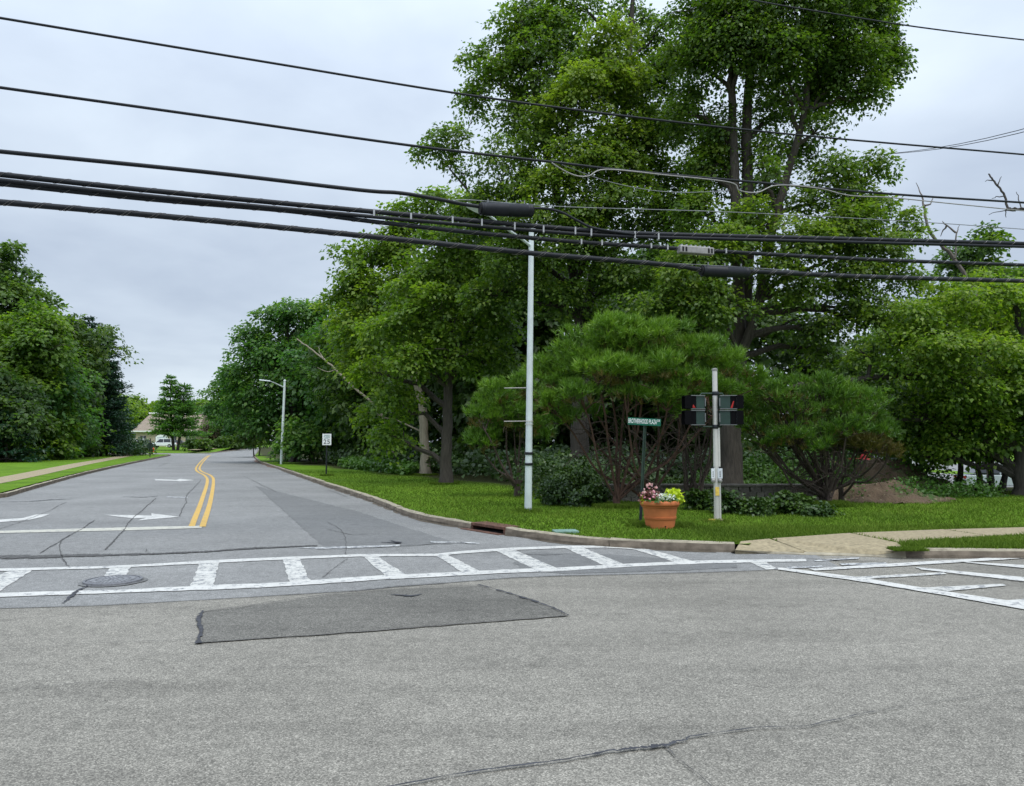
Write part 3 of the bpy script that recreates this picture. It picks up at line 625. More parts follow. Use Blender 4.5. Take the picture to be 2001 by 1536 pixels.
def auto_tree(name, label, px, Y, top_y, wd, leaf, lsize, seed, group=None, bark_='bark_dark', low=.25, tint=.45, r0=.2, lai=1.3, spray=.6, n=10, z=None, cat='tree', lean=0.0):
    rng = np.random.default_rng(seed); X = (px - CX) / F * Y; z = float(H(X, Y)) if z is None else z; base = np.array((X, Y, z))
    h = atd(px, top_y, Y)[2] - z; bl = auto_blobs(base, h * .93, wd, rng, n, low, tint)
    st = [([base, base + (lean * h * .2 + rng.normal(0, .1), rng.normal(0, .1), h * .3), base + (lean * h * .5, 0, h * .6), base + (lean * h * .7, 0, h * .92)], r0, r0 * .15)]
    return tree(name, label, base, st, bl, leaf, lsize, seed, bark_, group, lai, spray, 2, cat, limb_r=r0 * .4)
def P3(px, py, Y): return atd(px, py, Y)
def path(Y, *pts, dy=0.0): return [atd(x, y, Y + dy * i) for i, (x, y) in enumerate(pts)]
def base_at(px, Y):
    X = (px - CX) / F * Y; return np.array((X, Y, float(H(X, Y)) - .05))

# ---- the tall maple at the right of the signal
Y = 25.0; b0 = base_at(1425, Y)
B = lambda *a, **k: blob(*a, **k)
tree('maple_tree', 'tallest maple with several dark stems, right of the traffic signal pole', b0,
     [([b0] + path(Y, (1428, 860), (1432, 760), (1440, 690)), .36, .33),
      (path(Y, (1438, 720), (1445, 600), (1438, 450), (1434, 300), (1430, 150), (1425, 20)), .22, .09),
      (path(Y + .3, (1442, 700), (1458, 560), (1462, 400), (1460, 250), (1470, 90), (1480, -40)), .25, .10),
      (path(Y - .2, (1440, 720), (1478, 610), (1510, 450), (1545, 320), (1572, 220), (1582, 100), (1600, -20)), .17, .07),
      (path(Y - .4, (1445, 690), (1490, 585), (1535, 540), (1590, 522), (1640, 500)), .11, .04)],
     [B(1380, 20, Y, 105, 95, .38), B(1470, 60, Y - .8, 110, 110, .33), B(1570, 40, Y - .6, 120, 120, .33), B(1660, 60, Y, 105, 110, .38), B(1720, 30, Y + .3, 60, 80, .4), B(1740, 100, Y + .2, 40, 60, .4), B(1690, 190, Y, 50, 45, .42, .8),
      B(1650, 160, Y, 72, 75, .4, .8), B(1530, 170, Y - .6, 70, 55, .35, .7), B(1450, -110, Y, 150, 90, .5), B(1620, -100, Y, 140, 80, .5), B(1340, 110, Y + .5, 60, 70, .45, .8),
      B(1600, 250, Y - .3, 45, 35, .4, .5), B(1400, 250, Y + .5, 50, 70, .4, .7), B(1500, 300, Y, 45, 50, .35, .5),
      B(1640, 355, Y - .5, 72, 52, .5), B(1700, 400, Y - .3, 62, 50, .5), B(1580, 400, Y - .4, 55, 35, .45, .7), B(1620, 470, Y - .9, 90, 48, .6), B(1720, 480, Y - .5, 75, 45, .6),
      B(1500, 430, Y - 1.2, 75, 48, .6), B(1420, 470, Y - 1.4, 70, 50, .5), B(1350, 520, Y - 1.6, 85, 60, .5), B(1780, 450, Y - .2, 38, 38, .5, .8), B(1660, 540, Y - .7, 80, 40, .5),
      B(1750, 540, Y - .4, 55, 38, .5, .8), B(1400, 590, Y - 1.5, 80, 50, .42), B(1300, 600, Y - 1.0, 80, 55, .4), B(1640, 600, Y, 70, 40, .4, .55), B(1400, 300, Y + 1.1, 75, 80, .42), B(1500, 240, Y + 1.1, 62, 60, .4, .8), B(1550, 300, Y + 1.2, 48, 55, .4, .7), B(1345, 220, Y + .8, 50, 60, .42), B(1480, 385, Y + 1.1, 66, 60, .42, .8), B(1590, 190, Y + 1.0, 60, 55, .38), B(1490, 330, Y - 1.0, 30, 40, .5, .6), B(1420, 110, Y - .4, 90, 80, .4), B(1520, 110, Y - .9, 90, 80, .34), B(1620, 100, Y - .5, 90, 80, .36), B(1700, 120, Y + .1, 62, 60, .4), B(1380, 330, Y + .4, 50, 60, .42), B(1370, 420, Y - .3, 60, 55, .46), B(1660, 440, Y - .9, 80, 50, .58), B(1560, 480, Y - 1.2, 70, 45, .58), B(1700, 330, Y - .3, 45, 35, .5, .8), B(1560, 560, Y - 1.0, 70, 38, .52, .8), B(1510, 520, Y - 1.3, 55, 40, .5, .8), B(1620, 640, Y - .3, 66, 38, .45, .7), B(1700, 610, Y, 60, 40, .48, .8), B(1560, 640, Y + .5, 55, 50, .4, .45), B(1620, 690, Y + .5, 60, 40, .4, .4)],
     'leaf_maple', .125, 101, 'bark_maple', 'big trees behind the umbrella pines', 1.3, .36)
# ---- the tall tree to its left
Y = 28.0; b0 = base_at(1128, Y)
tree('broadleaf_tree', 'tall broad tree with yellowish green crown rising behind the near lamp post', b0,
     [([b0] + path(Y, (1132, 850), (1138, 740), (1140, 640)), .36, .31), (path(Y, (1140, 660), (1125, 560), (1100, 430), (1070, 300), (1040, 160), (1020, 40)), .22, .06),
      (path(Y + .3, (1140, 660), (1158, 540), (1190, 400), (1215, 250), (1230, 90), (1240, -40)), .22, .07), (path(Y, (1120, 560), (1040, 500), (960, 430), (880, 330)), .11, .03), (path(Y, (1185, 420), (1240, 340), (1265, 290)), .13, .06)],
     [B(1190, 110, Y - 1.2, 72, 85, .78), B(1150, 200, Y - 1.6, 95, 75, .74), B(1060, 140, Y, 78, 70, .45), B(1010, 40, Y + .4, 55, 42, .5), B(940, 115, Y + .3, 48, 26, .45, .8), B(975, 165, Y, 65, 55, .42, .9),
      B(1060, 30, Y + .5, 60, 50, .4, .8), B(1130, 20, Y + .6, 60, 50, .45, .8), B(1240, 40, Y + 1, 50, 70, .35, .6), B(1270, 170, Y + .5, 60, 60, .4, .8), B(1250, 260, Y - .6, 80, 65, .5), B(1300, 330, Y, 70, 60, .42, .9),
      B(1150, 300, Y - 1.8, 90, 60, .55), B(1050, 260, Y - .6, 72, 55, .48), B(1085, 350, Y - 1.7, 62, 55, .7), B(990, 320, Y - .6, 60, 50, .5), B(870, 275, Y, 46, 34, .42, .8), B(850, 300, Y, 42, 22, .42, .7), B(900, 330, Y + .1, 30, 28, .42, .6),
      B(960, 390, Y - .5, 70, 50, .45), B(1200, 400, Y - 1.5, 95, 55, .5), B(1060, 430, Y - 1.2, 85, 50, .48), B(1280, 440, Y - .8, 80, 55, .42), B(1150, 490, Y - 1.2, 90, 55, .42), B(1000, 500, Y - .6, 75, 50, .42), B(1230, 540, Y - 1.0, 80, 55, .4), B(1070, 570, Y - .6, 75, 50, .38), B(960, 580, Y - .4, 70, 50, .4), B(1160, 610, Y, 60, 45, .35, .7), B(1285, 70, Y + .6, 45, 45, .4, .8), B(1300, 130, Y + .3, 50, 50, .42), B(1100, 80, Y + .3, 70, 60, .4), B(1110, 200, Y - .4, 75, 60, .45), B(1010, 230, Y + .2, 60, 55, .42), B(1210, 270, Y - 1.4, 75, 60, .55), B(1010, 110, Y + .6, 60, 55, .38), B(1300, 240, Y + .4, 55, 60, .42), B(1320, 400, Y - .2, 65, 55, .42), B(1230, 170, Y - .9, 60, 60, .6), B(930, 200, Y + .4, 36, 36, .4, .6), B(1130, 420, Y - 1.6, 70, 50, .5), B(1020, 370, Y - .8, 60, 50, .48), B(930, 430, Y + .2, 60, 45, .42), B(1200, 330, Y - 1.7, 70, 50, .58), B(1160, 130, Y - 1.0, 60, 60, .6)],
     'leaf_maple', .135, 102, 'bark_dark', 'big trees behind the umbrella pines', 1.3, .38)
# ---- the two trees standing on the lawn edge
Y = 30.0; b0 = base_at(872, Y)
tree('broadleaf_tree', 'tree with straight dark brown trunk on the lawn edge beside the pale trunk', b0,
     [([b0] + path(Y, (873, 850), (876, 760), (880, 660), (890, 560), (900, 470)), .24, .08), (path(Y, (878, 720), (845, 640), (810, 590)), .09, .03), (path(Y, (880, 690), (930, 620), (980, 590)), .10, .03)],
     [B(880, 500, Y, 80, 55, .5), B(820, 560, Y - .3, 70, 55, .52), B(930, 540, Y - .2, 75, 52, .45), B(860, 610, Y - .8, 80, 50, .5), B(780, 640, Y - .4, 65, 50, .52), B(940, 630, Y - .6, 75, 48, .42), B(890, 690, Y - .9, 75, 42, .42), B(810, 710, Y - .8, 66, 42, .48), B(960, 700, Y - .2, 60, 45, .36), B(770, 780, Y - .3, 55, 40, .5, .9), B(730, 730, Y, 45, 42, .55, .8), B(755, 850, Y + .2, 45, 35, .5, .7), B(870, 460, Y + .5, 60, 45, .5)],
     'leaf_mid', .165, 103, 'bark_maple', 'trees along the lawn edge', 1.3, .42)
Y = 38.0; b0 = base_at(832, Y)
tree('broadleaf_tree', 'tree with pale peeling trunk standing on the grass by the wood', b0,
     [([b0] + path(Y, (829, 860), (824, 790), (812, 740), (800, 660), (795, 560), (800, 470)), .26, .08), (path(Y, (815, 750), (790, 690), (740, 620)), .10, .03)],
     [B(850, 410, Y, 70, 48, .55), B(790, 430, Y + .3, 50, 48, .55), B(760, 480, Y, 58, 50, .55), B(710, 500, Y + .3, 48, 40, .48), B(690, 540, Y, 40, 36, .5), B(720, 570, Y - .3, 66, 50, .6), B(800, 540, Y - .5, 75, 55, .55), B(690, 630, Y - .3, 50, 50, .66), B(730, 660, Y - .6, 66, 55, .62), B(670, 590, Y + .5, 42, 40, .5, .8), B(700, 720, Y, 45, 50, .6, .8), B(780, 480, Y + .3, 60, 50, .5), B(790, 640, Y, 66, 55, .5), B(740, 810, Y + .6, 40, 50, .55, .6)],
     'leaf_mid', .20, 104, 'bark_pale', 'trees along the lawn edge', 1.2, .5, limb_r=.035)
# ---- trees further along the side street, right
Y = 61.0; b0 = base_at(575, Y)
tree('broadleaf_tree', 'dense cool green tree behind the far lamp post, low branch over its pole', b0,
     [([b0] + path(Y, (572, 850), (570, 780), (565, 690), (560, 610)), .3, .06)],
     [B(580, 610, Y, 55, 40, .5), B(530, 625, Y, 42, 34, .5), B(490, 650, Y, 34, 28, .5), B(620, 620, Y + .5, 50, 46, .55), B(545, 680, Y - .6, 68, 44, .45), B(480, 700, Y - .3, 44, 40, .45), B(610, 690, Y - .5, 60, 48, .45), B(640, 740, Y, 52, 48, .42), B(570, 750, Y - .8, 66, 48, .42), B(500, 760, Y - .4, 48, 44, .45), B(460, 735, Y + .3, 28, 40, .45, .8), B(520, 820, Y - .4, 50, 34, .4), B(592, 840, Y - 6.5, 42, 26, .6), B(602, 868, Y - 6.8, 48, 24, .6), B(640, 820, Y, 45, 40, .36), B(560, 872, Y - 6.2, 28, 16, .55), B(470, 810, Y + 1, 38, 40, .36)],
     'leaf_cool', .28, 105, 'bark_dark', 'trees along the side street', 1.35, .75)
auto_tree('broadleaf_tree', 'slim pale green tree peeking out past the dense cool green tree', 444, 150, 700, 4.4, 'leaf_cool', .5, 106, 'trees along the side street', tint=.45, low=.15, n=12, spray=1.0, z=.4)
auto_tree('broadleaf_tree', 'low rounded dark tree at the far end of the side street', 476, 172, 790, 4.0, 'leaf_cool', .5, 107, 'trees along the side street', tint=.4, low=.1, n=10, spray=1.0, z=.4)
for i, (px, lab) in enumerate([(498, 'left one of two thin young trunks at the far right kerb'), (508, 'right one of two thin young trunks at the far right kerb')]):
    auto_tree('young_tree', lab, px, 84 + 3 * i, 828, 1.5, 'leaf_dark', .3, 120 + i, 'young trees at the far kerb', low=.55, n=4, r0=.07)
# ---- back rows of the wood on the right
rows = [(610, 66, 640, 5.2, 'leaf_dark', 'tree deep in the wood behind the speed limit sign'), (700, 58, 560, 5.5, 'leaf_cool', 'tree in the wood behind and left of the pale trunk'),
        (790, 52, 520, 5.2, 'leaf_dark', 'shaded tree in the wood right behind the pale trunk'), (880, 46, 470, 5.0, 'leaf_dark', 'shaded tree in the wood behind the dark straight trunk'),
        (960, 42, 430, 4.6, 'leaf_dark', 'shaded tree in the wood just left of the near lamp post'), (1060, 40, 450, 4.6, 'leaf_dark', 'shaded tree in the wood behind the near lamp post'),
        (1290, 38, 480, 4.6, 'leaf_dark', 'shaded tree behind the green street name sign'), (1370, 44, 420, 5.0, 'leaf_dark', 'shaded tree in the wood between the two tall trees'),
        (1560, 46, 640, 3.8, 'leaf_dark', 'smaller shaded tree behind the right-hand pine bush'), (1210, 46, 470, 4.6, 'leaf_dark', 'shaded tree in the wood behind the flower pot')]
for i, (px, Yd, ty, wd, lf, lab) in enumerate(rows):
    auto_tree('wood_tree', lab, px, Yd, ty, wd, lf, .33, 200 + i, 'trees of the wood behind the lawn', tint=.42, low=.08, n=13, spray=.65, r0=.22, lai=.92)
# ---- right-hand trees by the mound
Y = 23.5; b0 = base_at(1988, Y)
tree('broadleaf_tree', 'spreading yellow green tree with dark leaning trunk at the right border', b0,
     [([b0] + path(Y, (1992, 880), (2005, 780), (2000, 680), (1985, 600)), .2, .08), (path(Y, (2000, 760), (1930, 700), (1850, 660), (1780, 640)), .10, .03), (path(Y, (2002, 790), (1900, 745), (1780, 735), (1650, 745), (1580, 750), (1505, 766)), .12, .07)],
     [B(1800, 610, Y - .5, 66, 40, .62), B(1870, 600, Y - .6, 70, 42, .7), B(1950, 590, Y - .4, 70, 45, .7), B(2030, 600, Y, 70, 60, .6), B(1760, 650, Y - .4, 55, 42, .55), B(1830, 670, Y - 1, 75, 45, .6), B(1920, 680, Y - 1, 80, 50, .65), B(2010, 700, Y - .4, 70, 55, .6), B(1790, 720, Y - .7, 70, 45, .5), B(1880, 750, Y - .9, 75, 45, .55), B(1970, 770, Y - .6, 66, 50, .52), B(1830, 790, Y - .3, 70, 42, .45), B(1900, 820, Y - .4, 66, 42, .5), B(1990, 830, Y + .2, 45, 40, .45, .7), B(1850, 860, Y, 60, 34, .45), B(1780, 780, Y + .8, 60, 50, .4), B(1700, 690, Y + .2, 60, 34, .5, .7), B(1690, 750, Y + .5, 60, 34, .45, .6), B(1740, 820, Y + .4, 50, 36, .45, .8), B(1800, 890, Y + .6, 45, 26, .5, .7), B(1730, 620, Y + .3, 50, 30, .55, .7), B(1840, 568, Y + .4, 50, 22, .7, .7), B(1915, 552, Y + .4, 46, 22, .75, .7), B(1985, 558, Y + .3, 46, 24, .72, .7), B(1700, 580, Y + .6, 46, 24, .5, .6), B(1920, 880, Y + .2, 36, 28, .55, .7)],
     'leaf_mid', .125, 108, 'bark_dark', 'trees by the dirt mound', .85, .40, rough=.4)
for i, (px, Yd, ty, ln, lab) in enumerate([(1797, 27, 780, .0, 'thin trunk just right of the dirt mound'), (1866, 25, 700, .02, 'thin grey trunk third from the right border'), (1908, 25.5, 730, -.02, 'dark trunk in the clump left of the parked silver car'), (1928, 24.6, 760, .05, 'leaning dark trunk just left of the parked silver car'), (1952, 25.5, 720, .04, 'thin dark trunk in front of the parked silver car')]):
    auto_tree('thin_tree', lab, px, Yd, ty, 1.9, 'leaf_mid', .16, 230 + i, 'thin trees by the dirt mound', low=.5, tint=.42, r0=.10, n=6, lai=1.0, spray=.4, lean=ln)
auto_tree('wood_tree', 'large dull green tree rising behind the right-hand trees under the wires', 1925, 46, 430, 4.6, 'leaf_maple', .28, 240, 'trees by the dirt mound', tint=.32, low=.3, n=11, r0=.3)
auto_tree('wood_tree', 'bright light green tree just below the lowest cable at right border', 1985, 34, 535, 3.4, 'leaf_mid', .22, 241, 'trees by the dirt mound', tint=.75, low=.35, n=9, r0=.15)
auto_tree('wood_tree', 'shaded tree in the gap right of the tall maple', 1700, 40, 660, 3.4, 'leaf_dark', .26, 242, 'trees by the dirt mound', tint=.45, low=.3, n=9, r0=.16, lai=.9)
# dead snags
def snag(label, Y, paths, r0, bk='bark_dead'):
    p0 = paths[0][0]; root = empty('dead_tree', label, 'dead tree', None, loc=tuple(atd(*p0, Y))); mb = MB(); b = atd(*p0, Y)
    rng = np.random.default_rng(5)
    for k, (P, ra, rb) in enumerate([(q, r0, r0 * .4) if k == 0 else (q, r0 * .35, .012) for k, q in enumerate(paths)]):
        Q = catmull([atd(x, y, Y + .2 * i) for i, (x, y) in enumerate(P)], 4) - b; Q[1:-1] += rng.normal(0, .02, (len(Q) - 2, 3)); mb.tube(Q, np.linspace(ra, rb, len(Q)), 7)
    mb.build('branch', M[bk], root, True)
snag('bare dead tree with forked top sticking out above the right-hand trees', 33, [[(1935, 950), (1930, 800), (1912, 600), (1890, 545), (1862, 500), (1830, 470), (1812, 440), (1805, 400)], [(1806, 405), (1803, 385), (1796, 372), (1790, 357)], [(1808, 402), (1818, 398), (1824, 384)], [(1866, 505), (1868, 460), (1875, 440)], [(1868, 455), (1850, 440), (1842, 432)], [(1850, 440), (1838, 462)]], .13, 'bark_snag')
snag('bare dead branches at the right border between upper and lower wires', 36, [[(2080, 900), (2075, 650), (2040, 470), (2010, 415), (1988, 408), (1970, 407), (1964, 385), (1950, 362), (1938, 348), (1932, 340)], [(1995, 408), (1990, 390), (1986, 375)], [(1985, 412), (1960, 412), (1932, 420)], [(1964, 385), (1950, 384), (1938, 388)], [(1968, 407), (1966, 425)], [(1942, 352), (1925, 355)], [(1950, 362), (1957, 345)]], .09, 'bark_dark')
snag('bare bleached branch reaching left out of the wood above the speed sign', 44, [[(770, 930), (765, 860), (740, 800), (690, 755), (655, 720), (630, 700), (605, 680), (580, 662)], [(655, 722), (640, 726), (620, 718)], [(632, 700), (625, 690), (622, 678)]], .085, 'bark_pale')

# ---- left-hand trees
for a in [('tall dark tree at the left border, its top highest of the left trees', 20, 74, 450, 6.0, 'leaf_maple', .36, 301, .32), ('rounded yellowish green tree in front at the left border', 60, 68, 590, 6.2, 'leaf_mid', .34, 302, .42),
          ('dark green broad tree right of the yellowish left tree', 135, 78, 600, 5.2, 'leaf_dark', .38, 303, .45), ('low green tree at the bottom left under the tall dark tree', -20, 62, 700, 4.4, 'leaf_dark', .32, 304, .4),
          ('rounded green tree between the yellowish tree and the dark conifers', 100, 70, 660, 4.6, 'leaf_cool', .34, 305, .4)]:
    lab, px, Yd, ty, wd, lf, ls, sd_, tn = a
    auto_tree('broadleaf_tree', lab, px, Yd, ty, wd, lf, ls, sd_, 'trees left of the side street', tint=tn, low=.06, n=15, spray=.75, z=.1, lai=1.25, r0=.3)
def conifer(label, px, Yd, top_y, base_y, rad, seed, leaf='needle_dark', group=None, size=.42, z=.1, low=.04, dens=1.0, open_=1.0, bk='bark_dark', twin=0.0):
    rng = np.random.default_rng(seed); X = (px - CX) / F * Yd; b = np.array((X, Yd, z)); h = atd(px, top_y, Yd)[2] - z
    root = empty('pine_tree', label, 'pine tree', group, loc=tuple(b)); mb = MB(); Cs, Ns, As, Ss, Ts = [], [], [], [], []
    for off in ([0.0] if not twin else [-twin, twin]):
        hh = h * (1.0 if off <= 0 else .9); mb.tube([(off * .3, 0, 0), (off * .7, 0, hh * .3), (off, 0, hh * .6), (off, 0, hh)], [h * .022, h * .018, h * .012, .02], 8, False)
        nl = int(hh / (.55 * open_))
        for i in range(nl):
            t = low + (1 - low) * (i + rng.random() * .6) / nl; R = rad * (1 - t) ** .75 * rng.uniform(.75, 1.1) + .25; k = 7 if R > 1.5 else 5
            for j in range(k):
                a = 6.283 * (j + rng.random() * .8) / k; Lb = R * rng.uniform(.6, 1.12); p0 = np.array((off, 0, hh * t)); dirv = np.array((math.cos(a), math.sin(a), .22 * t + .05 - .12 * (1 - t)))
                p1 = p0 + dirv * Lb
                if Lb > .8: mb.tube([p0, (p0 + p1) / 2 + (0, 0, -.02 * Lb), p1 + (0, 0, .04 * Lb)], [.05 + .01 * Lb, .03, .015], 4, False)
                m = int(34 * dens * (Lb / 2 + .35)); s = rng.uniform(.22, 1.06, m) ** .8
                q = p0 + s[:, None] * (p1 - p0) + rng.normal(0, 1, (m, 3)) * np.array((.24, .24, .10)) * (.4 + .32 * Lb * s[:, None]) + np.array((0, 0, .05)) * Lb * s[:, None] ** 2
                Cs.append(q); Ns.append(np.array((0, 0, 1.)) + rng.normal(0, .55, (m, 3))); As.append(dirv + rng.normal(0, .6, (m, 3)) + np.array((0, 0, .35))); Ss.append(size * rng.uniform(.6, 1.3, m)); Ts.append(.42 + .25 * (s - .6) + rng.normal(0, .15, m))
    mb.build('trunk', M[bk], root, True)
    V = leaves(np.vstack(Cs), np.vstack(Ns), np.vstack(As), np.concatenate(Ss), .34); big_mesh('crown', V, 4, np.concatenate(Ts), M[leaf], root); return root
conifer('tall dark pine at the right end of the left-hand trees', 198, 84, 638, 890, 3.9, 401, group='pines left of the side street', dens=1.6)
conifer('dark pine standing left of and behind the end pine', 168, 86, 620, 890, 4.6, 402, group='pines left of the side street', dens=1.5)
conifer('lowest dark pine nearest to the junction on the left', 210, 90, 705, 890, 2.9, 403, group='pines left of the side street', dens=1.6)
conifer('pine low at the left border in front of the trees', 15, 60, 800, 890, 3.0, 404, group='pines left of the side street', dens=1.4, size=.36)
conifer('twin-topped feathery pine standing alone beyond the junction', 345, 128, 735, 885, 4.0, 405, 'leaf_cool', None, .55, .3, .2, 1.0, 1.2, twin=1.1)
# far tree line
for i, (px, Yd, ty, wd, lab) in enumerate([(268, 230, 768, 9, 'far light green tree left of the lone pine'), (312, 250, 782, 9, 'far tree top showing left behind the lone pine'), (395, 240, 778, 9, 'far tree top showing right behind the lone pine'), (440, 215, 780, 9, 'far tree at the end of the side street'), (225, 200, 760, 9, 'far tree behind the left-hand pines'), (480, 190, 760, 9, 'far tree behind the trees right of the side street')]):
    auto_tree('far_tree', lab, px, Yd, ty, wd, 'leaf_cool' if i % 2 else 'leaf_mid', .85, 420 + i, 'far tree line', tint=.45, low=.1, n=10, spray=1.5, z=0, r0=.35, lai=1.1)
def bush(name, label, px, py, Yd, rx, ry, leaf, ls, seed, group=None, dens=1.0, z=None, tint=.45, n=4, spray=.35):
    rng = np.random.default_rng(seed); k = ppm(Yd); c = atd(px, py, Yd); zb = c[2] - ry * k if z is None else z
    root = empty(name, label, 'bush', group, loc=(c[0], Yd, zb)); bl = []
    for i in range(n):
        a = rng.uniform(0, 6.28); bl.append(dict(c=np.array((rx * k * .45 * math.cos(a), rx * k * .4 * math.sin(a), ry * k * rng.uniform(.8, 1.05))), r=np.array((rx * k * .68, rx * k * .6, ry * k * .95)), tint=tint, dens=dens))
    mb = MB()
    for b in bl: limb(mb, (0, 0, -.05), b['c'], .05, .02, rng)
    mb.build('stem', M['bark_dark'], root, True)
    V, T = crown(bl, ls, rng, 1.3, spray, minz=-.02, cull=1.0, rough=.3); big_mesh('foliage', V, 4, T, M[leaf], root); return root
for i, (px, py, Yd, rx, ry, lf, lab) in enumerate([(376, 867, 122, 17, 13, 'leaf_dark', 'clipped round bush right of the lone pine trunk'), (400, 869, 121, 14, 11, 'leaf_dark', 'clipped bush at the right end of the first bush row'),
        (428, 865, 140, 17, 12, 'leaf_dark', 'clipped bush in the middle of the island lawn'), (447, 863, 146, 12, 11, 'leaf_dark', 'small clipped bush right of the middle island bush'), (464, 862, 150, 14, 11, 'leaf_dark', 'last clipped bush at the right end of the island'),
        (423, 842, 160, 22, 19, 'leaf_brown', 'reddish brown rounded shrub below the far building'), (274, 872, 112, 12, 7, 'leaf_mid', 'low light green bush left of the hydrant'), (252, 876, 100, 16, 7, 'leaf_brown', 'low brownish bush by the left dark pines')]):
    bush('round_bush', lab, px, py, Yd, rx, ry, lf, .4, 440 + i, 'bushes beyond the junction', spray=.5)

# ---- umbrella pines with bare fans of stems
def tufts(blobs, rng, length=.175, dens=66.0, needles=12, width=.02, minup=-.5, rough=.4):
    """needle tufts on the upper sides of small pads that make up each mass"""
    Vs, Ts = [], []
    for b in blobs:
        r = b['r']; area = 4 * math.pi * (((r[0] * r[1]) ** 1.6 + (r[0] * r[2]) ** 1.6 + (r[1] * r[2]) ** 1.6) / 3) ** (1 / 1.6); n = int(area * dens * b['dens'] * 1.25)
        m = 12; cd_ = unit(rng.normal(0, 1, (m, 3)) + np.array((0, -.15, .2))); cen = b['c'] + cd_ * r * rng.uniform(.3, .85, (m, 1)); cr_ = np.array((r[0], r[1], r[2] * .8)) * rng.uniform(.32, .55, (m, 1)); ct = rng.normal(0, .09, m)
        k = rng.integers(0, m, n); d = unit(rng.normal(0, 1, (n, 3)) + np.array((0, -.1, .3)) + .3 * cd_[k]); ok = (d[:, 2] > minup) & ((d[:, 1] < .4) | (rng.random(n) < .5)); d, k = d[ok], k[ok]; n = len(d)
        u = (1 - .4 * rng.random(n) ** 2.2 + .3 * (rng.random(n) < .09)) * (1 + rough * wob(d * 1.6, int(abs(b['c'][0]) * 91 + b['c'][2] * 57)))
        p = cen[k] + d * cr_[k] * u[:, None]
        ax = unit(.6 * unit(d + .5 * cd_[k]) + np.array((0, 0, .7)) + rng.normal(0, .22, (n, 3)))
        q = ax[:, None] * rng.uniform(.45, 1.1, (n, needles, 1)) + unit(rng.normal(0, 1, (n, needles, 3))) * .58; q = unit(q)
        Lg = length * rng.uniform(.7, 1.25, (n, needles, 1)); s0 = p[:, None] + ax[:, None] * rng.uniform(-.07, .03, (n, needles, 1))
        sd = unit(np.cross(q, rng.normal(0, 1, (n, needles, 3)))) * width * .5
        V = np.stack([s0 - sd, s0 + sd, s0 + q * Lg], 2); Vs.append(V.reshape(-1, 3))
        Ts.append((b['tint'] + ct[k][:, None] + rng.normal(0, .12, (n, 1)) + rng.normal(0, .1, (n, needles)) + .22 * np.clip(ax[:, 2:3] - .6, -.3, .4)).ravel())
    return np.vstack(Vs), np.concatenate(Ts)
def pine_bush(label, bases, blobs, seed, mat='needle', bk='bark_pine', nstem=9, dead=14, r0=.042, extra=None):
    rng = np.random.default_rng(seed); o = bases[0]; root = empty('umbrella_pine', label, 'pine', 'umbrella pines on the corner', loc=tuple(o)); mb = MB(); tw = MB()
    for k, bs in enumerate(bases):
        bs = np.array(bs); mb.tube(np.array([bs, bs + (rng.normal(0, .03), 0, .25), bs + (rng.normal(0, .06), 0, .5)]) - o, [r0 * 2.3, r0 * 1.9, r0 * 1.7], 9, False)
        for i in range(nstem):
            b = blobs[(i * len(bases) + k) % len(blobs)]; e = b['c'] + rng.normal(0, .3, 3) * b['r'] - (0, 0, .25 * b['r'][2])
            st = bs + (rng.normal(0, .05), rng.normal(0, .05), rng.uniform(.1, .45)); m = st + (e - st) * .5 + np.array((0, 0, -.04 - .12 * rng.random())) * np.linalg.norm(e - st) + rng.normal(0, .07, 3)
            P = catmull([st, st + (m - st) * .5 + rng.normal(0, .04, 3), m, m + (e - m) * .5 + rng.normal(0, .06, 3), e], 4) - o; mb.tube(P, np.linspace(r0 * rng.uniform(.65, 1.05), .018, len(P)), 6, False)
            for _ in range(max(1, dead // nstem)):
                s_ = P[rng.integers(4, len(P) - 3)]; e2 = s_ + unit(rng.normal(0, 1, 3)) * rng.uniform(.4, .9) + (0, 0, .15); Q = limb(tw, s_, e2, .014, .004, rng, 5, .1, 4)
                limb(tw, Q[2], Q[2] + unit(rng.normal(0, 1, 3)) * .35, .008, .003, rng, 4, .1, 3)
            for _ in range(3): limb(mb, P[-3], b['c'] - o + rng.normal(0, .45, 3) * b['r'], .02, .008, rng, 5, .03, 4)
    mb.build('trunk', M[bk], root, True); tag(tw.build('dead_twigs', M['bark_pine_grey'], root, True), kind='stuff')
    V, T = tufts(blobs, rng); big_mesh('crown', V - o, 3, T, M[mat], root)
    low = [dict(b, c=b['c'] - np.array((0, 0, b['r'][2] * .55)), r=b['r'] * (.9, .9, .5), dens=.16, tint=.5) for b in blobs]; V, T = tufts(low, rng, needles=9); big_mesh('dead_needles', V - o, 3, T, M['needle_brown'], root)
    return root
Y = 18.7; g = lambda px, Yd: base_at(px, Yd) + (0, 0, .04)
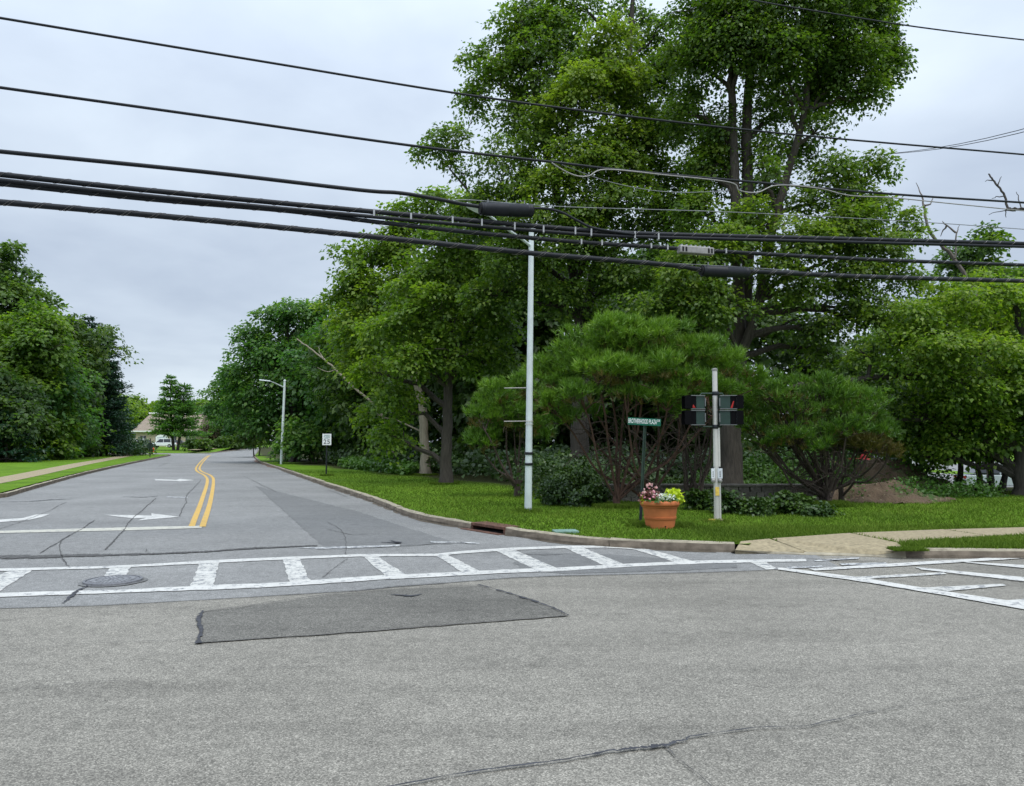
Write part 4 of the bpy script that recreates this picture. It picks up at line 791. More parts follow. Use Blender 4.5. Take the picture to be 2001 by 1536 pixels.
pine_bush('big umbrella pine with reddish stems behind the flower pot', [g(1205, Y), g(1268, Y + .4)],
    [B(1200, 665, Y, 88, 42, .55), B(1130, 700, Y - .1, 72, 46, .52), B(1270, 665, Y, 80, 42, .55), B(1340, 690, Y, 74, 38, .5), B(1410, 715, Y + .1, 64, 34, .45), B(1090, 745, Y - .3, 50, 34, .5), B(1180, 720, Y - .7, 80, 36, .52), B(1270, 725, Y - .7, 76, 34, .5), B(1340, 740, Y - .5, 62, 28, .42), B(1075, 785, Y - .5, 40, 22, .5), B(1130, 770, Y - .9, 52, 24, .4, .9), B(1240, 770, Y - .9, 44, 20, .42, .9), B(1460, 745, Y + .2, 40, 30, .38), B(1300, 775, Y - .6, 42, 22, .42, .9), B(1200, 640, Y + .1, 60, 26, .6), B(1265, 640, Y, 52, 24, .6), B(1100, 815, Y - .4, 36, 18, .38, .8), B(1330, 800, Y - .4, 30, 16, .4, .7), B(1160, 800, Y - .2, 34, 16, .34, .7), B(1400, 760, Y - .3, 46, 24, .4), B(1060, 725, Y - .2, 34, 26, .52), B(1230, 700, Y + .8, 130, 45, .45)], 501, nstem=8, dead=72)
Y = 22.5
pine_bush('darker umbrella pine behind the left side of the near lamp post', [g(1010, Y)],
    [B(985, 765, Y, 52, 34, .45), B(960, 810, Y - .2, 46, 34, .42), B(1010, 810, Y, 52, 40, .35), B(950, 860, Y - .1, 40, 28, .32), B(1020, 760, Y + .3, 44, 36, .4), B(1045, 830, Y + .2, 44, 36, .3)], 502, bk='bark_pine_grey', nstem=7, dead=14)
Y = 19.6
pine_bush('low spreading umbrella pine with dark crooked stems right of signal pole', [g(1615, Y), g(1605, Y + .2)],
    [B(1620, 785, Y, 62, 36, 0.33, .62), B(1555, 800, Y, 58, 34, 0.30, .62), B(1680, 800, Y, 54, 38, 0.36, .62), B(1500, 770, Y + .3, 50, 38, 0.30, .62), B(1480, 830, Y + .2, 46, 26, 0.24, .62), B(1545, 850, Y - .3, 52, 22, 0.23, .62), B(1640, 835, Y - .4, 58, 26, 0.28, .62), B(1715, 845, Y - .1, 40, 28, 0.30, .62), B(1590, 750, Y + .3, 50, 26, 0.38, .62), B(1660, 765, Y + .2, 46, 26, 0.38, .62), B(1450, 800, Y + .4, 44, 30, 0.24, .62), B(1530, 765, Y - .2, 46, 26, 0.32, .62), B(1600, 870, Y - .5, 36, 16, 0.22, .62), B(1495, 870, Y, 34, 16, 0.20, .62)], 503, bk='bark_pine_grey', nstem=15, dead=60, r0=.036)
root = pine_bush('browning low pine branch mass beside the red machine', [g(1640, Y + .9)], [B(1700, 870, Y - .2, 42, 22, .5), B(1660, 860, Y - .1, 40, 22, .4), B(1735, 880, Y, 26, 20, .6)], 504, 'needle_brown', 'bark_pine_grey', 4, 8, .035)
Y = 19.9
pine_bush('bare-stemmed shaded pine between flower pot and signal pole', [g(1342, Y), g(1362, Y - .2)], [B(1370, 780, Y, 48, 26, .3), B(1320, 790, Y + .2, 44, 24, .28), B(1420, 785, Y + .3, 44, 28, .3)], 505, 'needle', 'bark_pine_grey', 6, 22, .035)

# ---- beds, low wall, mound, weeds
def scrub(name, label, cat, regions, leaf, ls, seed, h, dens, kind='stuff', tint=.4):
    """leafy ground cover: regions = polygons on the ground"""
    rng = np.random.default_rng(seed); C, Nn, A, S, T = [], [], [], [], []
    for poly, hh in regions:
        P = np.array(poly); lo, hi = P.min(0), P.max(0); n = int((hi - lo).prod() * dens); q = lo + rng.random((n, 2)) * (hi - lo); q = q[inside(poly, q)]; n = len(q)
        lump = .55 + .45 * np.sin(q[:, 0] * 2.1 + np.sin(q[:, 1] * 1.7)) * np.sin(q[:, 1] * 2.6 + q[:, 0]); z = H(q[:, 0], q[:, 1]) + hh * (.35 + .65 * lump) * rng.random(n) ** .6
        C.append(np.c_[q, z]); Nn.append(rng.normal(0, .6, (n, 3)) + (0, -.3, .8)); A.append(rng.normal(0, 1, (n, 3)) - (0, .3, .2)); S.append(ls * rng.uniform(.6, 1.3, n)); T.append(tint + rng.normal(0, .18, n))
    V = leaves(np.vstack(C), np.vstack(Nn), np.vstack(A), np.concatenate(S)); o = big_mesh(name, V, 4, np.concatenate(T), M[leaf], None)
    return tag(o, label, cat, None, kind)
gp = lambda pts, z=.115: [tuple(at(x, y, z)[:2]) for x, y in pts]
def shrub(label, px, py, Yd, rx, ry, leaf, seed, tint=.4, ls=.085, dens=1.0): return bush('low_shrub', label, px, py, Yd, rx, ry, leaf, ls, seed, 'low shrubs in the corner bed', dens, None, tint, 5, .16)
for i, a in enumerate([(1090, 958, 19.6, 34, 26, 'dark low shrub at the left end of the bed by the lamp post'), (1150, 962, 19.2, 40, 24, 'dark low shrub left of the big pine stems'), (1115, 935, 20.6, 36, 22, 'taller dark shrub behind the left end of the bed'),
        (1422, 982, 17.3, 28, 28, 'dark shrub with pale specks right of the signal pole'), (1476, 992, 16.9, 32, 20, 'second dark shrub right of the signal pole'), (1548, 988, 17.2, 36, 27, 'ivy-like shrub left of the low pine trunk'), (1602, 1000, 16.6, 26, 13, 'small shrub at the foot of the low pine'), (1375, 975, 18.2, 26, 24, 'shaded shrub left of the signal pole foot'), (1330, 955, 21.5, 40, 25, 'shaded shrub behind the flower pot')]):
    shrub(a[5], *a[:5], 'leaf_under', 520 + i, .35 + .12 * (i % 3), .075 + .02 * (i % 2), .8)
# low wall of rough stones
Yw = 20.7
wall = empty('stone_wall', 'low dry stone wall with flat cap behind the pines', 'wall', None, loc=(atd(1170, 960, Yw)[0], Yw, .1)); xw = 0.0
Lw = atd(1610, 960, Yw)[0] - wall.location.x; stone_me = []
for k in range(5):
    mb = MB(); rng = np.random.default_rng(600 + k); p = np.array([(sx * .5, sy * .5, sz * .5) for sx in (-1, 1) for sy in (-1, 1) for sz in (-1, 1)]); p = p * rng.uniform(.82, 1.0, (8, 3)); mb.add(p, [(0, 1, 3, 2), (4, 6, 7, 5), (0, 4, 5, 1), (2, 3, 7, 6), (0, 2, 6, 4), (1, 5, 7, 3)])
    me = bpy.data.meshes.new('stone'); me.from_pydata(mb.v, [], mb.f); me.materials.append(M['stone' if k % 2 else 'stone_pale']); stone_me.append(me)
for row in range(3):
    x = -.1 * row
    while x < Lw:
        wl = random.uniform(.16, .34); o = bpy.data.objects.new('stone', random.choice(stone_me)); o.location = (x + wl / 2, random.uniform(-.02, .02), .07 + row * .135); o.scale = (wl * 1.02, .3, .14); link(o, wall); x += wl
x = 0.0
while x < Lw:
    wl = random.uniform(.5, .8); MB().box((x + wl / 2, 0, .445), (wl - .012, .38, .06)).build('cap_stone', M['stone'], wall, False, .01); x += wl
# mounds
def mound(name, label, px, Yd, top_y, rx, ry, seed, mat='dirt'):
    X = (px - CX) / F * Yd; zb = float(H(X, Yd)) - .06; h = atd(px, top_y, Yd)[2] - zb; n = 46; V = []; rng = np.random.default_rng(seed); ph = rng.uniform(0, 6, 8)
    for i in range(n):
        for j in range(n):
            u, v = i / (n - 1) * 2 - 1, j / (n - 1) * 2 - 1; r = math.hypot(u, v) * (1 + .12 * math.sin(3 * math.atan2(v, u) + ph[0])); z = h * (1 - sstep(.0, 1.0, r)) + (.13 * math.sin(u * 9 + ph[1]) * math.sin(v * 8 + ph[2]) + .09 * math.sin(u * 21 + ph[3]) * math.cos(v * 19 + ph[4]) + rng.normal(0, .035)) * h * (r < .95)
            V.append((u * rx, v * ry, max(z, 0)))
    o = mesh_obj(name, V, [(i * n + j, (i + 1) * n + j, (i + 1) * n + j + 1, i * n + j + 1) for i in range(n - 1) for j in range(n - 1)], M[mat], None, True); o.location = (X, Yd, zb); tag(o, label, 'mound')
    return o
mound('dirt_mound', 'front low mound of brown dirt with pale stones on the lawn', 1712, 21.3, 943, 2.3, 1.4, 1); mound('dirt_mound', 'higher dirt mound grown with weeds behind the stony one', 1712, 25.6, 896, 3.2, 2.2, 2)
mound('dirt_mound', 'weedy green bank behind the low pine stems', 1545, 27.0, 905, 3.6, 2.0, 3)
rng = np.random.default_rng(44); c = np.array(bpy.data.objects['dirt_mound'].location)
mb = MB()
for k in range(150):
    u = rng.uniform(-1, 1, 2) * .8; r = np.hypot(*u)
    h0 = bpy.data.objects['dirt_mound'].data.vertices[int(round((u[0] + 1) / 2 * 45)) * 46 + int(round((u[1] + 1) / 2 * 45))].co
    s = rng.uniform(.012, .035); mb.box((h0.x + rng.normal(0, .02), h0.y, h0.z + s * .3), (s * 2, s * 1.5, s * 1.3), Rz(rng.uniform(0, 3)))
tag(mb.build('stones', M['slab'], bpy.data.objects['dirt_mound']), kind='stuff')
def cover(px, Yd, rx, ry, hm, seed, n, ls=.10, leaf='weed', name='weeds', label='', tint=.5):
    """weeds over a bank: leaf heights follow a bump"""
    rng = np.random.default_rng(seed); X = (px - CX) / F * Yd; q = rng.uniform(-1, 1, (n, 2)); r = np.hypot(q[:, 0], q[:, 1]); q = q[r < 1]; r = r[r < 1]; m = len(q)
    x, y = X + q[:, 0] * rx, Yd + q[:, 1] * ry; z = H(x, y) + hm * (1 - sstep(0, 1, r)) + rng.random(m) ** 1.5 * .4 * (1 + .5 * np.sin(x * 3) * np.sin(y * 4))
    V = leaves(np.c_[x, y, z], rng.normal(0, .6, (m, 3)) + (0, -.4, .8), rng.normal(0, 1, (m, 3)), ls * rng.uniform(.6, 1.4, m)); o = big_mesh(name, V, 4, tint + rng.normal(0, .2, m), M[leaf], None); return tag(o, label, 'weeds', None, 'stuff')
cover(1545, 27, 3.4, 2.0, 1.0, 61, 22000, .11, label='leafy green weeds covering the bank behind the low pine', tint=.75); cover(1650, 25.6, 1.5, 1.4, .75, 62, 6000, .10, label='leafy weeds at the left foot of the higher mound', tint=.6); cover(1770, 25.2, 1.8, 1.4, .9, 68, 2600, .09, label='patchy weeds on the right flank of the higher mound', tint=.45); cover(1750, 20.9, .7, .5, .30, 69, 500, .07, label='weeds on the right end of the stony mound', tint=.5); cover(1668, 20.9, .35, .3, .35, 73, 160, .07, label='weed clump on the left of the stony mound', tint=.5); cover(1830, 23.0, 1.9, .8, .0, 63, 3500, .08, label='tall weeds at the right foot of the stony mound', tint=.4)
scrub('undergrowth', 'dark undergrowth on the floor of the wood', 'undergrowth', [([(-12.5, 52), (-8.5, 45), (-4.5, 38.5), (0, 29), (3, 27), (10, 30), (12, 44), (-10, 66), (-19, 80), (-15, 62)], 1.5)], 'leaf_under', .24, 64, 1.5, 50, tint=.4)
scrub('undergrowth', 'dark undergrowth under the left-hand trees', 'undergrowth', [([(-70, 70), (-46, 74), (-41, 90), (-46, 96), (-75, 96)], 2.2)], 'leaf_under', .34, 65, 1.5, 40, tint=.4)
scrub('undergrowth', 'added dark thicket that deepens the shade behind the umbrella pines', 'undergrowth', [([(.2, 21.6), (4.4, 22.2), (4.6, 25), (.0, 25.5)], 1.3)], 'leaf_under', .13, 67, 1.5, 240, tint=.45)  # foliage added to darken the background between the pine stems
scrub('tall_grass', 'tall pale grass along the edge of the wood behind the speed sign', 'tall grass', [([(-10.4, 46.5), (-5.0, 37.2), (-4.4, 38.4), (-9.5, 48)], .75)], 'weed', .2, 66, 1, 260, tint=.6)

# ---- lawn grass blades
def blades(n, region, hgt, wdt, seed, label, name='grass', cull=None):
    rng = np.random.default_rng(seed); x0, x1, y0, y1 = region
    u = rng.random(n); y = 1 / (1 / y0 + u * (1 / y1 - 1 / y0)); x = x0 + (x1 - x0) * rng.random(n); ok = cull(x, y); x, y = x[ok], y[ok]; n = len(x)
    z = H(x, y) if name == 'grass' else np.full(n, .115); patch = .75 + .25 * np.sin(x * 1.3 + 2 * np.sin(y * .8)) * np.sin(y * 1.9 + x * .6)
    h = hgt * rng.uniform(.5, 1.3, n) * patch; a = rng.uniform(0, 3.1416, n); w_ = wdt * rng.uniform(.7, 1.4, n) * (1 + y / 40); lean = rng.normal(0, .5, (n, 2)) * h[:, None]
    b = np.c_[x, y, z]; s = np.c_[np.cos(a) * w_, np.sin(a) * w_, np.zeros(n)]
    dry = np.sin(x * .9 + 1.7 * np.sin(y * .55)) * np.sin(y * 1.1 + np.sin(x * 1.6)); V = np.stack([b - s, b + s, b + np.c_[lean, h]], 1).reshape(-1, 3); o = big_mesh(name, V, 3, .40 + .3 * (patch - .75) + .20 * dry + rng.normal(0, .18, n) + .5 * (rng.random(n) < .03), M['grass'], None)
    tag(o, label, 'grass', None, 'stuff')
def right_cull(x, y):
    P = np.c_[x, y]; ok = (y > yfront(x) + .02) & (y < treeline(x) + 1.0)
    for s_ in slab_polys: ok &= ~inside(s_, P)
    return ok
blades(280000, (-13, 19, 11.3, 42), .065, .006, 70, 'mown green grass of the corner lawn', cull=right_cull)
blades(60000, (3.2, 12, 11.4, 14.5), .085, .006, 71, 'slightly longer grass on the strip between kerb and corner pavement', cull=right_cull)
blades(2600, (5.55, 6.05, 11.35, 11.62), .05, .006, 72, 'small tuft of grass in the ramp joint', 'grass_tuft', cull=lambda x, y: (x > 5.1))

def near_pts(pts, rad): return lambda x, y: np.min([np.hypot(x - p[0], y - p[1]) + .12 * np.sin(x * 37) for p in pts], axis=0) < rad
feet = [at(1032, 1000, .115), at(1401, 1020, .115), at(1250, 1022, .115), at(1290, 1030, .115) + (0, .1, 0), at(1268, 1028, .115), at(1312, 1028, .115), np.array(base_at(872, 30)), np.array(base_at(832, 38)), at(637.5, 929.5, .115), at(1205, 991, .115), at(1615, 988, .115)]
for i, (p, nm) in enumerate(zip(feet, ('lamp post', 'signal pole', 'street sign post', 'flower pot', 'left side of the flower pot', 'right side of the flower pot', 'dark straight trunk', 'pale trunk', 'speed sign post', 'big umbrella pine', 'low umbrella pine'))):
    blades(9000 if i < 6 else 22000, (p[0] - .6, p[0] + .6, p[1] - .6, p[1] + .6), .11 if i != 3 else .07, .006, 80 + i, 'longer grass round the foot of the ' + nm, cull=near_pts([p], .22 if i in (0, 1, 2, 8) else (.34 if i in (3, 4, 5) else .55)))
blades(90000, (-12, 10, 11.2, 40), .07, .006, 79, 'ragged fringe of grass leaning over the kerb', cull=lambda x, y: (y > yfront(x) - .035) & (y < yfront(x) + .10 + .05 * np.sin(x * 5.3)) & ((x < 3.3) | (x > 6.2)))

# ------------------------------------------------------------------ street furniture
# near lamp post
def lamp(label, px, Yd, base_y, top, arm, headpt, group, r0, r1, details):
    b = np.array((*(lambda p: p[:2])(at(px, base_y, .115)), .10)); Yd = b[1]; tp = atd(*top, Yd) - b
    root = empty('street_lamp', label, 'street lamp', group, loc=tuple(b))
    MB().tube([(0, 0, 0), tp * .5, tp], [r0, (r0 + r1) / 2, r1], 12).build('pole', M['lampwhite'], root, True)
    MB().lathe([(r1 * 1.15, 0), (r1 * 1.2, .05), (r1 * .8, .1), (.001, .12)], tuple(tp)).build('cap', M['lampwhite'], root, True)
    A = [atd(x, y, Yd - .55 * i) - b for i, (x, y) in enumerate(arm)]
    MB().tube(catmull(A, 6), np.linspace(r1 * .55, r1 * .42, len(catmull(A, 6))), 8).build('arm', M['lampwhite'], root, True)
    e = A[-1]; d = unit(np.array((headpt[0] - arm[-1][0], 0, -(headpt[1] - arm[-1][1]) * 1.0))) ; d = unit(np.array((d[0], -.25, d[2])))
    hl = ppm(Yd) * math.hypot(headpt[0] - arm[-1][0], headpt[1] - arm[-1][1]); an = math.atan2(d[1], d[0]); R = Rz(an) @ Ry(-math.asin(d[2]))
    mb = MB(); prof = [(0, .05), (.2, .10), (.5, .14), (.85, .12), (1, .05)]; V = []
    for t, w_ in prof:
        for (yy, zz) in ((-w_, -.02), (-w_ * .9, .025), (0, .05), (w_ * .9, .025), (w_, -.02)): V.append(R @ np.array((t * hl, yy, zz)) + e)
    fs = [(i * 5 + k, i * 5 + (k + 1) % 5, (i + 1) * 5 + (k + 1) % 5, (i + 1) * 5 + k) for i in range(4) for k in range(5)] + [(0, 1, 2, 3, 4), (24, 23, 22, 21, 20)]
    mb.add(V, fs).build('lamp_head', M['lampwhite'], root, False)
    for dd in details: dd(root, b, tp)
    return root
def near_details(root, b, tp):
    Yd = b[1]
    for y in (886, 907):
        p = atd(1034, y, Yd) - b; t = p[2] / tp[2]; MB().lathe([(.094, -.03), (.096, -.028), (.096, .028), (.094, .03)], (tp[0] * t, tp[1] * t, p[2]), 20).build('tape_band', M['tape'], root, True)
    for y in (823, 829):
        p = atd(1036, y, Yd) - b; t = p[2] / tp[2]; MB().lathe([(.092, -.012), (.094, 0), (.092, .012)], (tp[0] * t, tp[1] * t, p[2]), 20).build('strap', M['galv'], root, True)
    for y in (758, 823):
        p = atd(1028, y, Yd) - b; q = atd(985, y + .5, Yd - .1) - b; MB().tube([p, q], .012, 6).build('banner_arm', M['wire_pale'], root, True)
lamp('tall pale lamp post with two tape bands beside the storm drain', 1032, 17.4, 1000, (1038.5, 452), [(1036, 480), (1018, 466), (1000, 454), (975, 436), (955, 420)], (915, 404), 'street lamps', .085, .058, [near_details])
lamp('far pale lamp post at the kerb before the trees', 549.5, 53, 908, (556.5, 745), [(555, 757), (540, 750), (528, 745)], (508, 743), 'street lamps', .10, .08, [])

# signal pole
b = at(1401, 1020, .115); b[2] = .10; Yp = b[1]; tp = atd(1396.5, 724, Yp) - b
sp = empty('traffic_signal', 'white signal pole with two dark green pedestrian heads', 'traffic signal', None, loc=tuple(b))
MB().tube([(0, 0, 0), tp], [.058, .05], 16).build('pole', M['galv'], sp, True)
MB().tube([(.055, -.03, 0), tp * .62 + (.052, -.03, 0)], .026, 10).build('conduit', M['galv'], sp, True)
MB().lathe([(.056, -.01), (.058, .0), (.058, .03), (.03, .045), (.001, .05)], tuple(tp)).build('pole_cap', M['boxgrey'], sp, True)
mb = MB(); 
for k in range(7): a = 6.283 * k / 7; mb.box((.08 * math.cos(a), .08 * math.sin(a), .035), (.09, .07, .09), Rz(a))
mb.build('base', M['slab'], sp, False, .012); MB().box((-.11, -.06, .05), (.13, .08, .06), Rz(.3)).build('base_clamp', M['yellow'], sp, False, .01)
def head(x0, x1, vis, ry):
    for r_, (ya, yb) in enumerate([(773, 800), (802, 831)]):
        c0 = atd((x0 + x1) / 2, (ya + yb) / 2, Yp) - b; hh = (yb - ya) * ppm(Yp); ww = abs(x1 - x0) * ppm(Yp); s = 1 if vis > 0 else -1
        h = MB().box(c0 + (-s * ww * .18, 0, 0), (ww * .62, .24, hh * .96)).build('signal_head', M['green_house'], sp, False, .012)
        MB().box(c0 + (s * ww * .30, 0, 0), (ww * .34, .25, hh * .94)).build('lens_housing', M['signal_black'], h)
        # visor: an open tunnel
        v = MB(); xa = c0[0] + s * ww * .47; xb = xa + s * .13
        for (cy, cz, dy, dz) in ((0, hh * .46, .30, .012), (-.145, 0, .012, hh * .9), (.145, 0, .012, hh * .9)): v.box(((xa + xb) / 2, c0[1] + cy, c0[2] + cz), (abs(xb - xa), dy, dz), None)
        v.build('visor', M['signal_black'], h)
        tr = MB(); fx = c0[0]; y_ = c0[1] - .135
        tr.box((fx, y_, c0[2] + hh * .48), (ww, .012, .014)); tr.box((fx, y_, c0[2] - hh * .48), (ww, .012, .014)); tr.box((fx + s * ww * .49, y_, c0[2]), (.014, .012, hh * .94)); tr.build('edge_trim', M['signal_trim'], h)
        mbh = MB(); mbh.tube([(c0[0] - s * ww * .5, -.13, c0[2] - hh * .3), (c0[0] - s * ww * .5, -.13, c0[2] + hh * .3)], .012, 6); mbh.build('hinge', M['signal_trim'], h)
        if r_ == 0:
            if s > 0: q = [(c0[0] + ww * .10, -.139, c0[2] - hh * .42), (c0[0] + ww * .22, -.139, c0[2] - hh * .42), (c0[0] + ww * .32, -.139, c0[2] + hh * .08), (c0[0] + ww * .26, -.139, c0[2] + hh * .07)]
            else: q = [(c0[0] - ww * .40, -.139, c0[2] - hh * .40), (c0[0] - ww * .18, -.139, c0[2] - hh * .40), (c0[0] - ww * .32, -.139, c0[2] - hh * .18), (c0[0] - ww * .36, -.139, c0[2] - hh * .18)]
            q2 = [np.array(p) + (0, .004, 0) for p in q]; n4 = 4
            mesh_obj('red_glint', [np.array(p) for p in q] + q2, [(0, 1, 2, 3), (7, 6, 5, 4)] + [(i, 4 + i, 4 + (i + 1) % 4, (i + 1) % 4) for i in range(4)], M['red'], h)  # red reflection on the housing side, put in as a coloured plate
head(1375, 1347, -1, 0); head(1403, 1437, 1, 0)
for y, x0, x1 in ((769, 1368, 1414), (834, 1366, 1412)):
    A = [atd(x, yy, Yp) - b for x, yy in ((x0, y + (4 if y < 800 else -4)), (x0 + 3, y), (1398, y), (x1 - 3, y), (x1, y + (4 if y < 800 else -4)))]
    MB().tube(A, .016, 8).build('bracket', M['post_green'], sp, True)
    c0 = atd(1398, y, Yp) - b; MB().lathe([(.06, -.04), (.068, -.03), (.068, .03), (.06, .04)], tuple(c0 * (1, 1, 1)), 14).build('clamp', M['post_black'], sp, True)
tw = MB(); r = np.random.default_rng(3)
for k in range(3): limb(tw, atd(1377 + 3 * k, 775, Yp) - b, atd(1392 - k, 815 - 8 * k, Yp) - b, .007, .005, r, 6, -.25, 5)
tw.build('signal_wire', M['rust'], sp, True)
for x, an in ((1391.5, .5), (1405, -.35)):
    c0 = atd(x, 925, Yp) - b; pl = MB().box(c0 + (0, -.075, 0), (.095, .012, .2), Rz(an)).build('button_sign', M['white_plate'], sp, False, .004)
    for dz in (-.05, -.01, .03): MB().box(c0 + (0, -.084, dz), (.02, .006, .018), Rz(an)).build('symbol', M['letter_black'], pl)
    MB().box(c0 + (0, -.06, .115), (.03, .03, .04)).build('bolt', M['post_black'], pl)
    o = MB().lathe([(.001, -.045), (.03, -.04), (.042, -.01), (.042, .015), (.03, .035), (.001, .04)], tuple(c0 + (.0, -.08, -.14)), 14).build('push_button', M['boxgrey'], sp, True)
MB().box((0, -.062, .62), (.075, .012, .17)).build('sticker', M['yellow'], sp, False, .004)

# text helper
def text_mesh(name, s, size, mat, parent, loc, rot, sx=1.0, depth=.004):
    cu = bpy.data.curves.new('txt', 'FONT'); cu.body = s; cu.size = size; cu.align_x = 'CENTER'; cu.align_y = 'CENTER'; cu.extrude = depth / 2; cu.resolution_u = 4
    t_ = bpy.data.objects.new('txt', cu); col.objects.link(t_); dg = bpy.context.evaluated_depsgraph_get(); me = bpy.data.meshes.new_from_object(t_.evaluated_get(dg)); bpy.data.objects.remove(t_)
    me.materials.clear(); me.materials.append(mat); o = bpy.data.objects.new(name, me); o.location = loc; o.rotation_euler = rot; o.scale = (sx, 1, 1); return link(o, parent)
# street name sign
b = at(1250, 1022, .115); b[2] = .1; Yn = b[1]; zt = atd(1257, 831, Yn)[2] - .1
ns = empty('street_sign', 'green street name sign on thin dark green post behind the flower pot', 'street sign', None, loc=tuple(b))
tpn = atd(1259, 830, Yn) - b
mb = MB(); mb.tube([(0, 0, 0), tpn], .017, 4); mb.tube([(.034, .012, 0), tpn + (.034, .012, 0)], .013, 4); mb.build('post', M['post_green'], ns)
MB().tube([(.01, -.03, 0), tpn * .35 + (.01, -.03, 0)], .022, 4).build('stub_post', M['post_black'], ns)
cc = atd(1258.5, 824.2, Yn) - b; wN, hN = 64 * ppm(Yn), 14.0 * ppm(Yn); tilt = math.radians(3.0)
pl = MB().box((0, 0, 0), (wN, .006, hN)).build('sign_plate', M['sign_green'], ns); pl.location = tuple(cc + (0, -.03, 0)); pl.rotation_euler = (0, tilt, 0)
text_mesh('lettering', 'BROTHERHOOD PLAZA', .128, M['letter_white'], pl, (-.035, -.006, 0), (math.pi / 2, 0, 0), .405)
text_mesh('lettering', 'DR', .066, M['letter_white'], pl, (wN / 2 - .042, -.006, .03), (math.pi / 2, 0, 0), .62)
MB().box(tuple(tpn + (0, 0, .0)), (.05, .03, .06)).build('bracket', M['post_green'], ns)
# speed limit sign
b = at(637.5, 929.5, .115); b[2] = .1; Ys = b[1]
ss = empty('speed_limit_sign', 'white speed limit 25 sign on dark post in the grass by the kerb', 'speed limit sign', None, loc=tuple(b))
tps = atd(639, 852, Ys) - b; MB().tube([(0, 0, 0), tps], .036, 6).build('post', M['post_black'], ss)
c0 = atd(639.2, 858.8, Ys) - b; wS, hS = 17.2 * ppm(Ys), 22 * ppm(Ys)
pl = MB().box((0, 0, 0), (wS, .01, hS)).build('sign_plate', M['sign_white'], ss, False, .003); pl.location = tuple(c0 + (0, -.05, 0))
text_mesh('lettering', 'SPEED', .135, M['letter_teal'], pl, (0, -.008, hS * .31), (math.pi / 2, 0, 0), .8); text_mesh('lettering', 'LIMIT', .135, M['letter_teal'], pl, (0, -.008, hS * .11), (math.pi / 2, 0, 0), .85)
text_mesh('lettering', '25', .29, M['letter_black'], pl, (0, -.008, -hS * .22), (math.pi / 2, 0, 0), 1.15)
# flower pot
b = at(1290, 1031, .115); b[2] = .105; Yq = b[1]; k = ppm(Yq)
pot = empty('flower_pot', 'large terracotta pot planted with pink, white and lime flowers', 'flower pot', None, loc=tuple(b))
hp, rt, rb = 54 * k, 38 * k, 27 * k
def pr(t): return rb + (rt - .03 - rb) * t
MB().lathe([(.001, 0), (rb, 0), (pr(.34), hp * .34), (pr(.34) + .012, hp * .345), (pr(.36) + .012, hp * .36), (pr(.365) + .002, hp * .367), (pr(.39) + .012, hp * .372), (pr(.40) + .012, hp * .395), (pr(.41), hp * .40), (pr(.43) + .010, hp * .405), (pr(.44) + .01, hp * .425), (pr(.45), hp * .43), (pr(.8), hp * .77)], n=48).build('body', M['terracotta'], pot, True)
MB().lathe([(pr(.79), hp * .76), (rt - .022, hp * .775), (rt - .018, hp * .80), (rt - .028, hp * .812), (rt - .006, hp * .825), (rt + .004, hp * .87), (rt + .004, hp * .95), (rt - .008, hp * .99), (rt - .03, hp), (rt - .06, hp * .99), (rt - .07, hp * .9)], n=48).build('rim', M['terracotta'], pot, True)
MB().lathe([(.001, hp * .93), (rt - .06, hp * .92)], n=32).build('soil', M['soil'], pot)
MB().lathe([(.001, -.002), (.013, -.002), (.013, .01)], (0, 0, 0), 12)
hole = MB().lathe([(.001, 0), (.013, 0), (.014, .004)], (0, 0, 0), 12).build('drain_hole', M['black'], pot); hole.rotation_euler = (math.radians(97), 0, 0); hole.location = (.045, -(pr(.11) + .004), hp * .11)
rng = np.random.default_rng(9)
def posy(name, cx, cy, rad, hgt, n, leaf, ls, tint=.5, z0=.94, up=.5):
    q = rng.normal(0, .5, (n, 3)); q = q / np.maximum(1, np.linalg.norm(q, axis=1, keepdims=True)); C = q * (rad, rad, hgt) + (cx, cy, hp * z0 + hgt * .7)
    V = leaves(C, rng.normal(0, .6, (n, 3)) + (0, -.3, up), rng.normal(0, 1, (n, 3)), ls * rng.uniform(.7, 1.3, n), .85); return big_mesh(name, V, 4, tint + rng.normal(0, .22, n), M[leaf], pot)
posy('flower_leaves', -.20, -.05, .19, .14, 260, 'leaf_red', .06, .5); posy('flower_leaves', .0, -.05, .34, .06, 500, 'weed', .05, .3); posy('pink_flowers', -.19, -.10, .17, .15, 110, 'petal_pink', .044)
posy('white_flowers', .06, -.15, .19, .10, 420, 'petal_white', .036); posy('lime_leaves', .24, -.06, .17, .14, 380, 'leaf_lime', .06); posy('lime_leaves', .36, -.08, .06, .05, 50, 'leaf_lime', .05); posy('lime_leaves', -.33, -.12, .05, .07, 26, 'leaf_lime', .04, .4)
mb = MB()
for dx, dz in ((-.245, .27), (-.175, .29), (-.09, .23), (-.31, .14)):
    limb(mb, (dx * .8, -.05, hp * .95), (dx, -.08, hp + dz), .005, .003, rng, 5, 0, 4)
    posy('pale_bloom', dx, -.08, .03, .02, 26, 'petal_pink', .03, .95, 1 + (dz - .01) / hp)
mb.build('flower_stem', M['post_green'], pot)
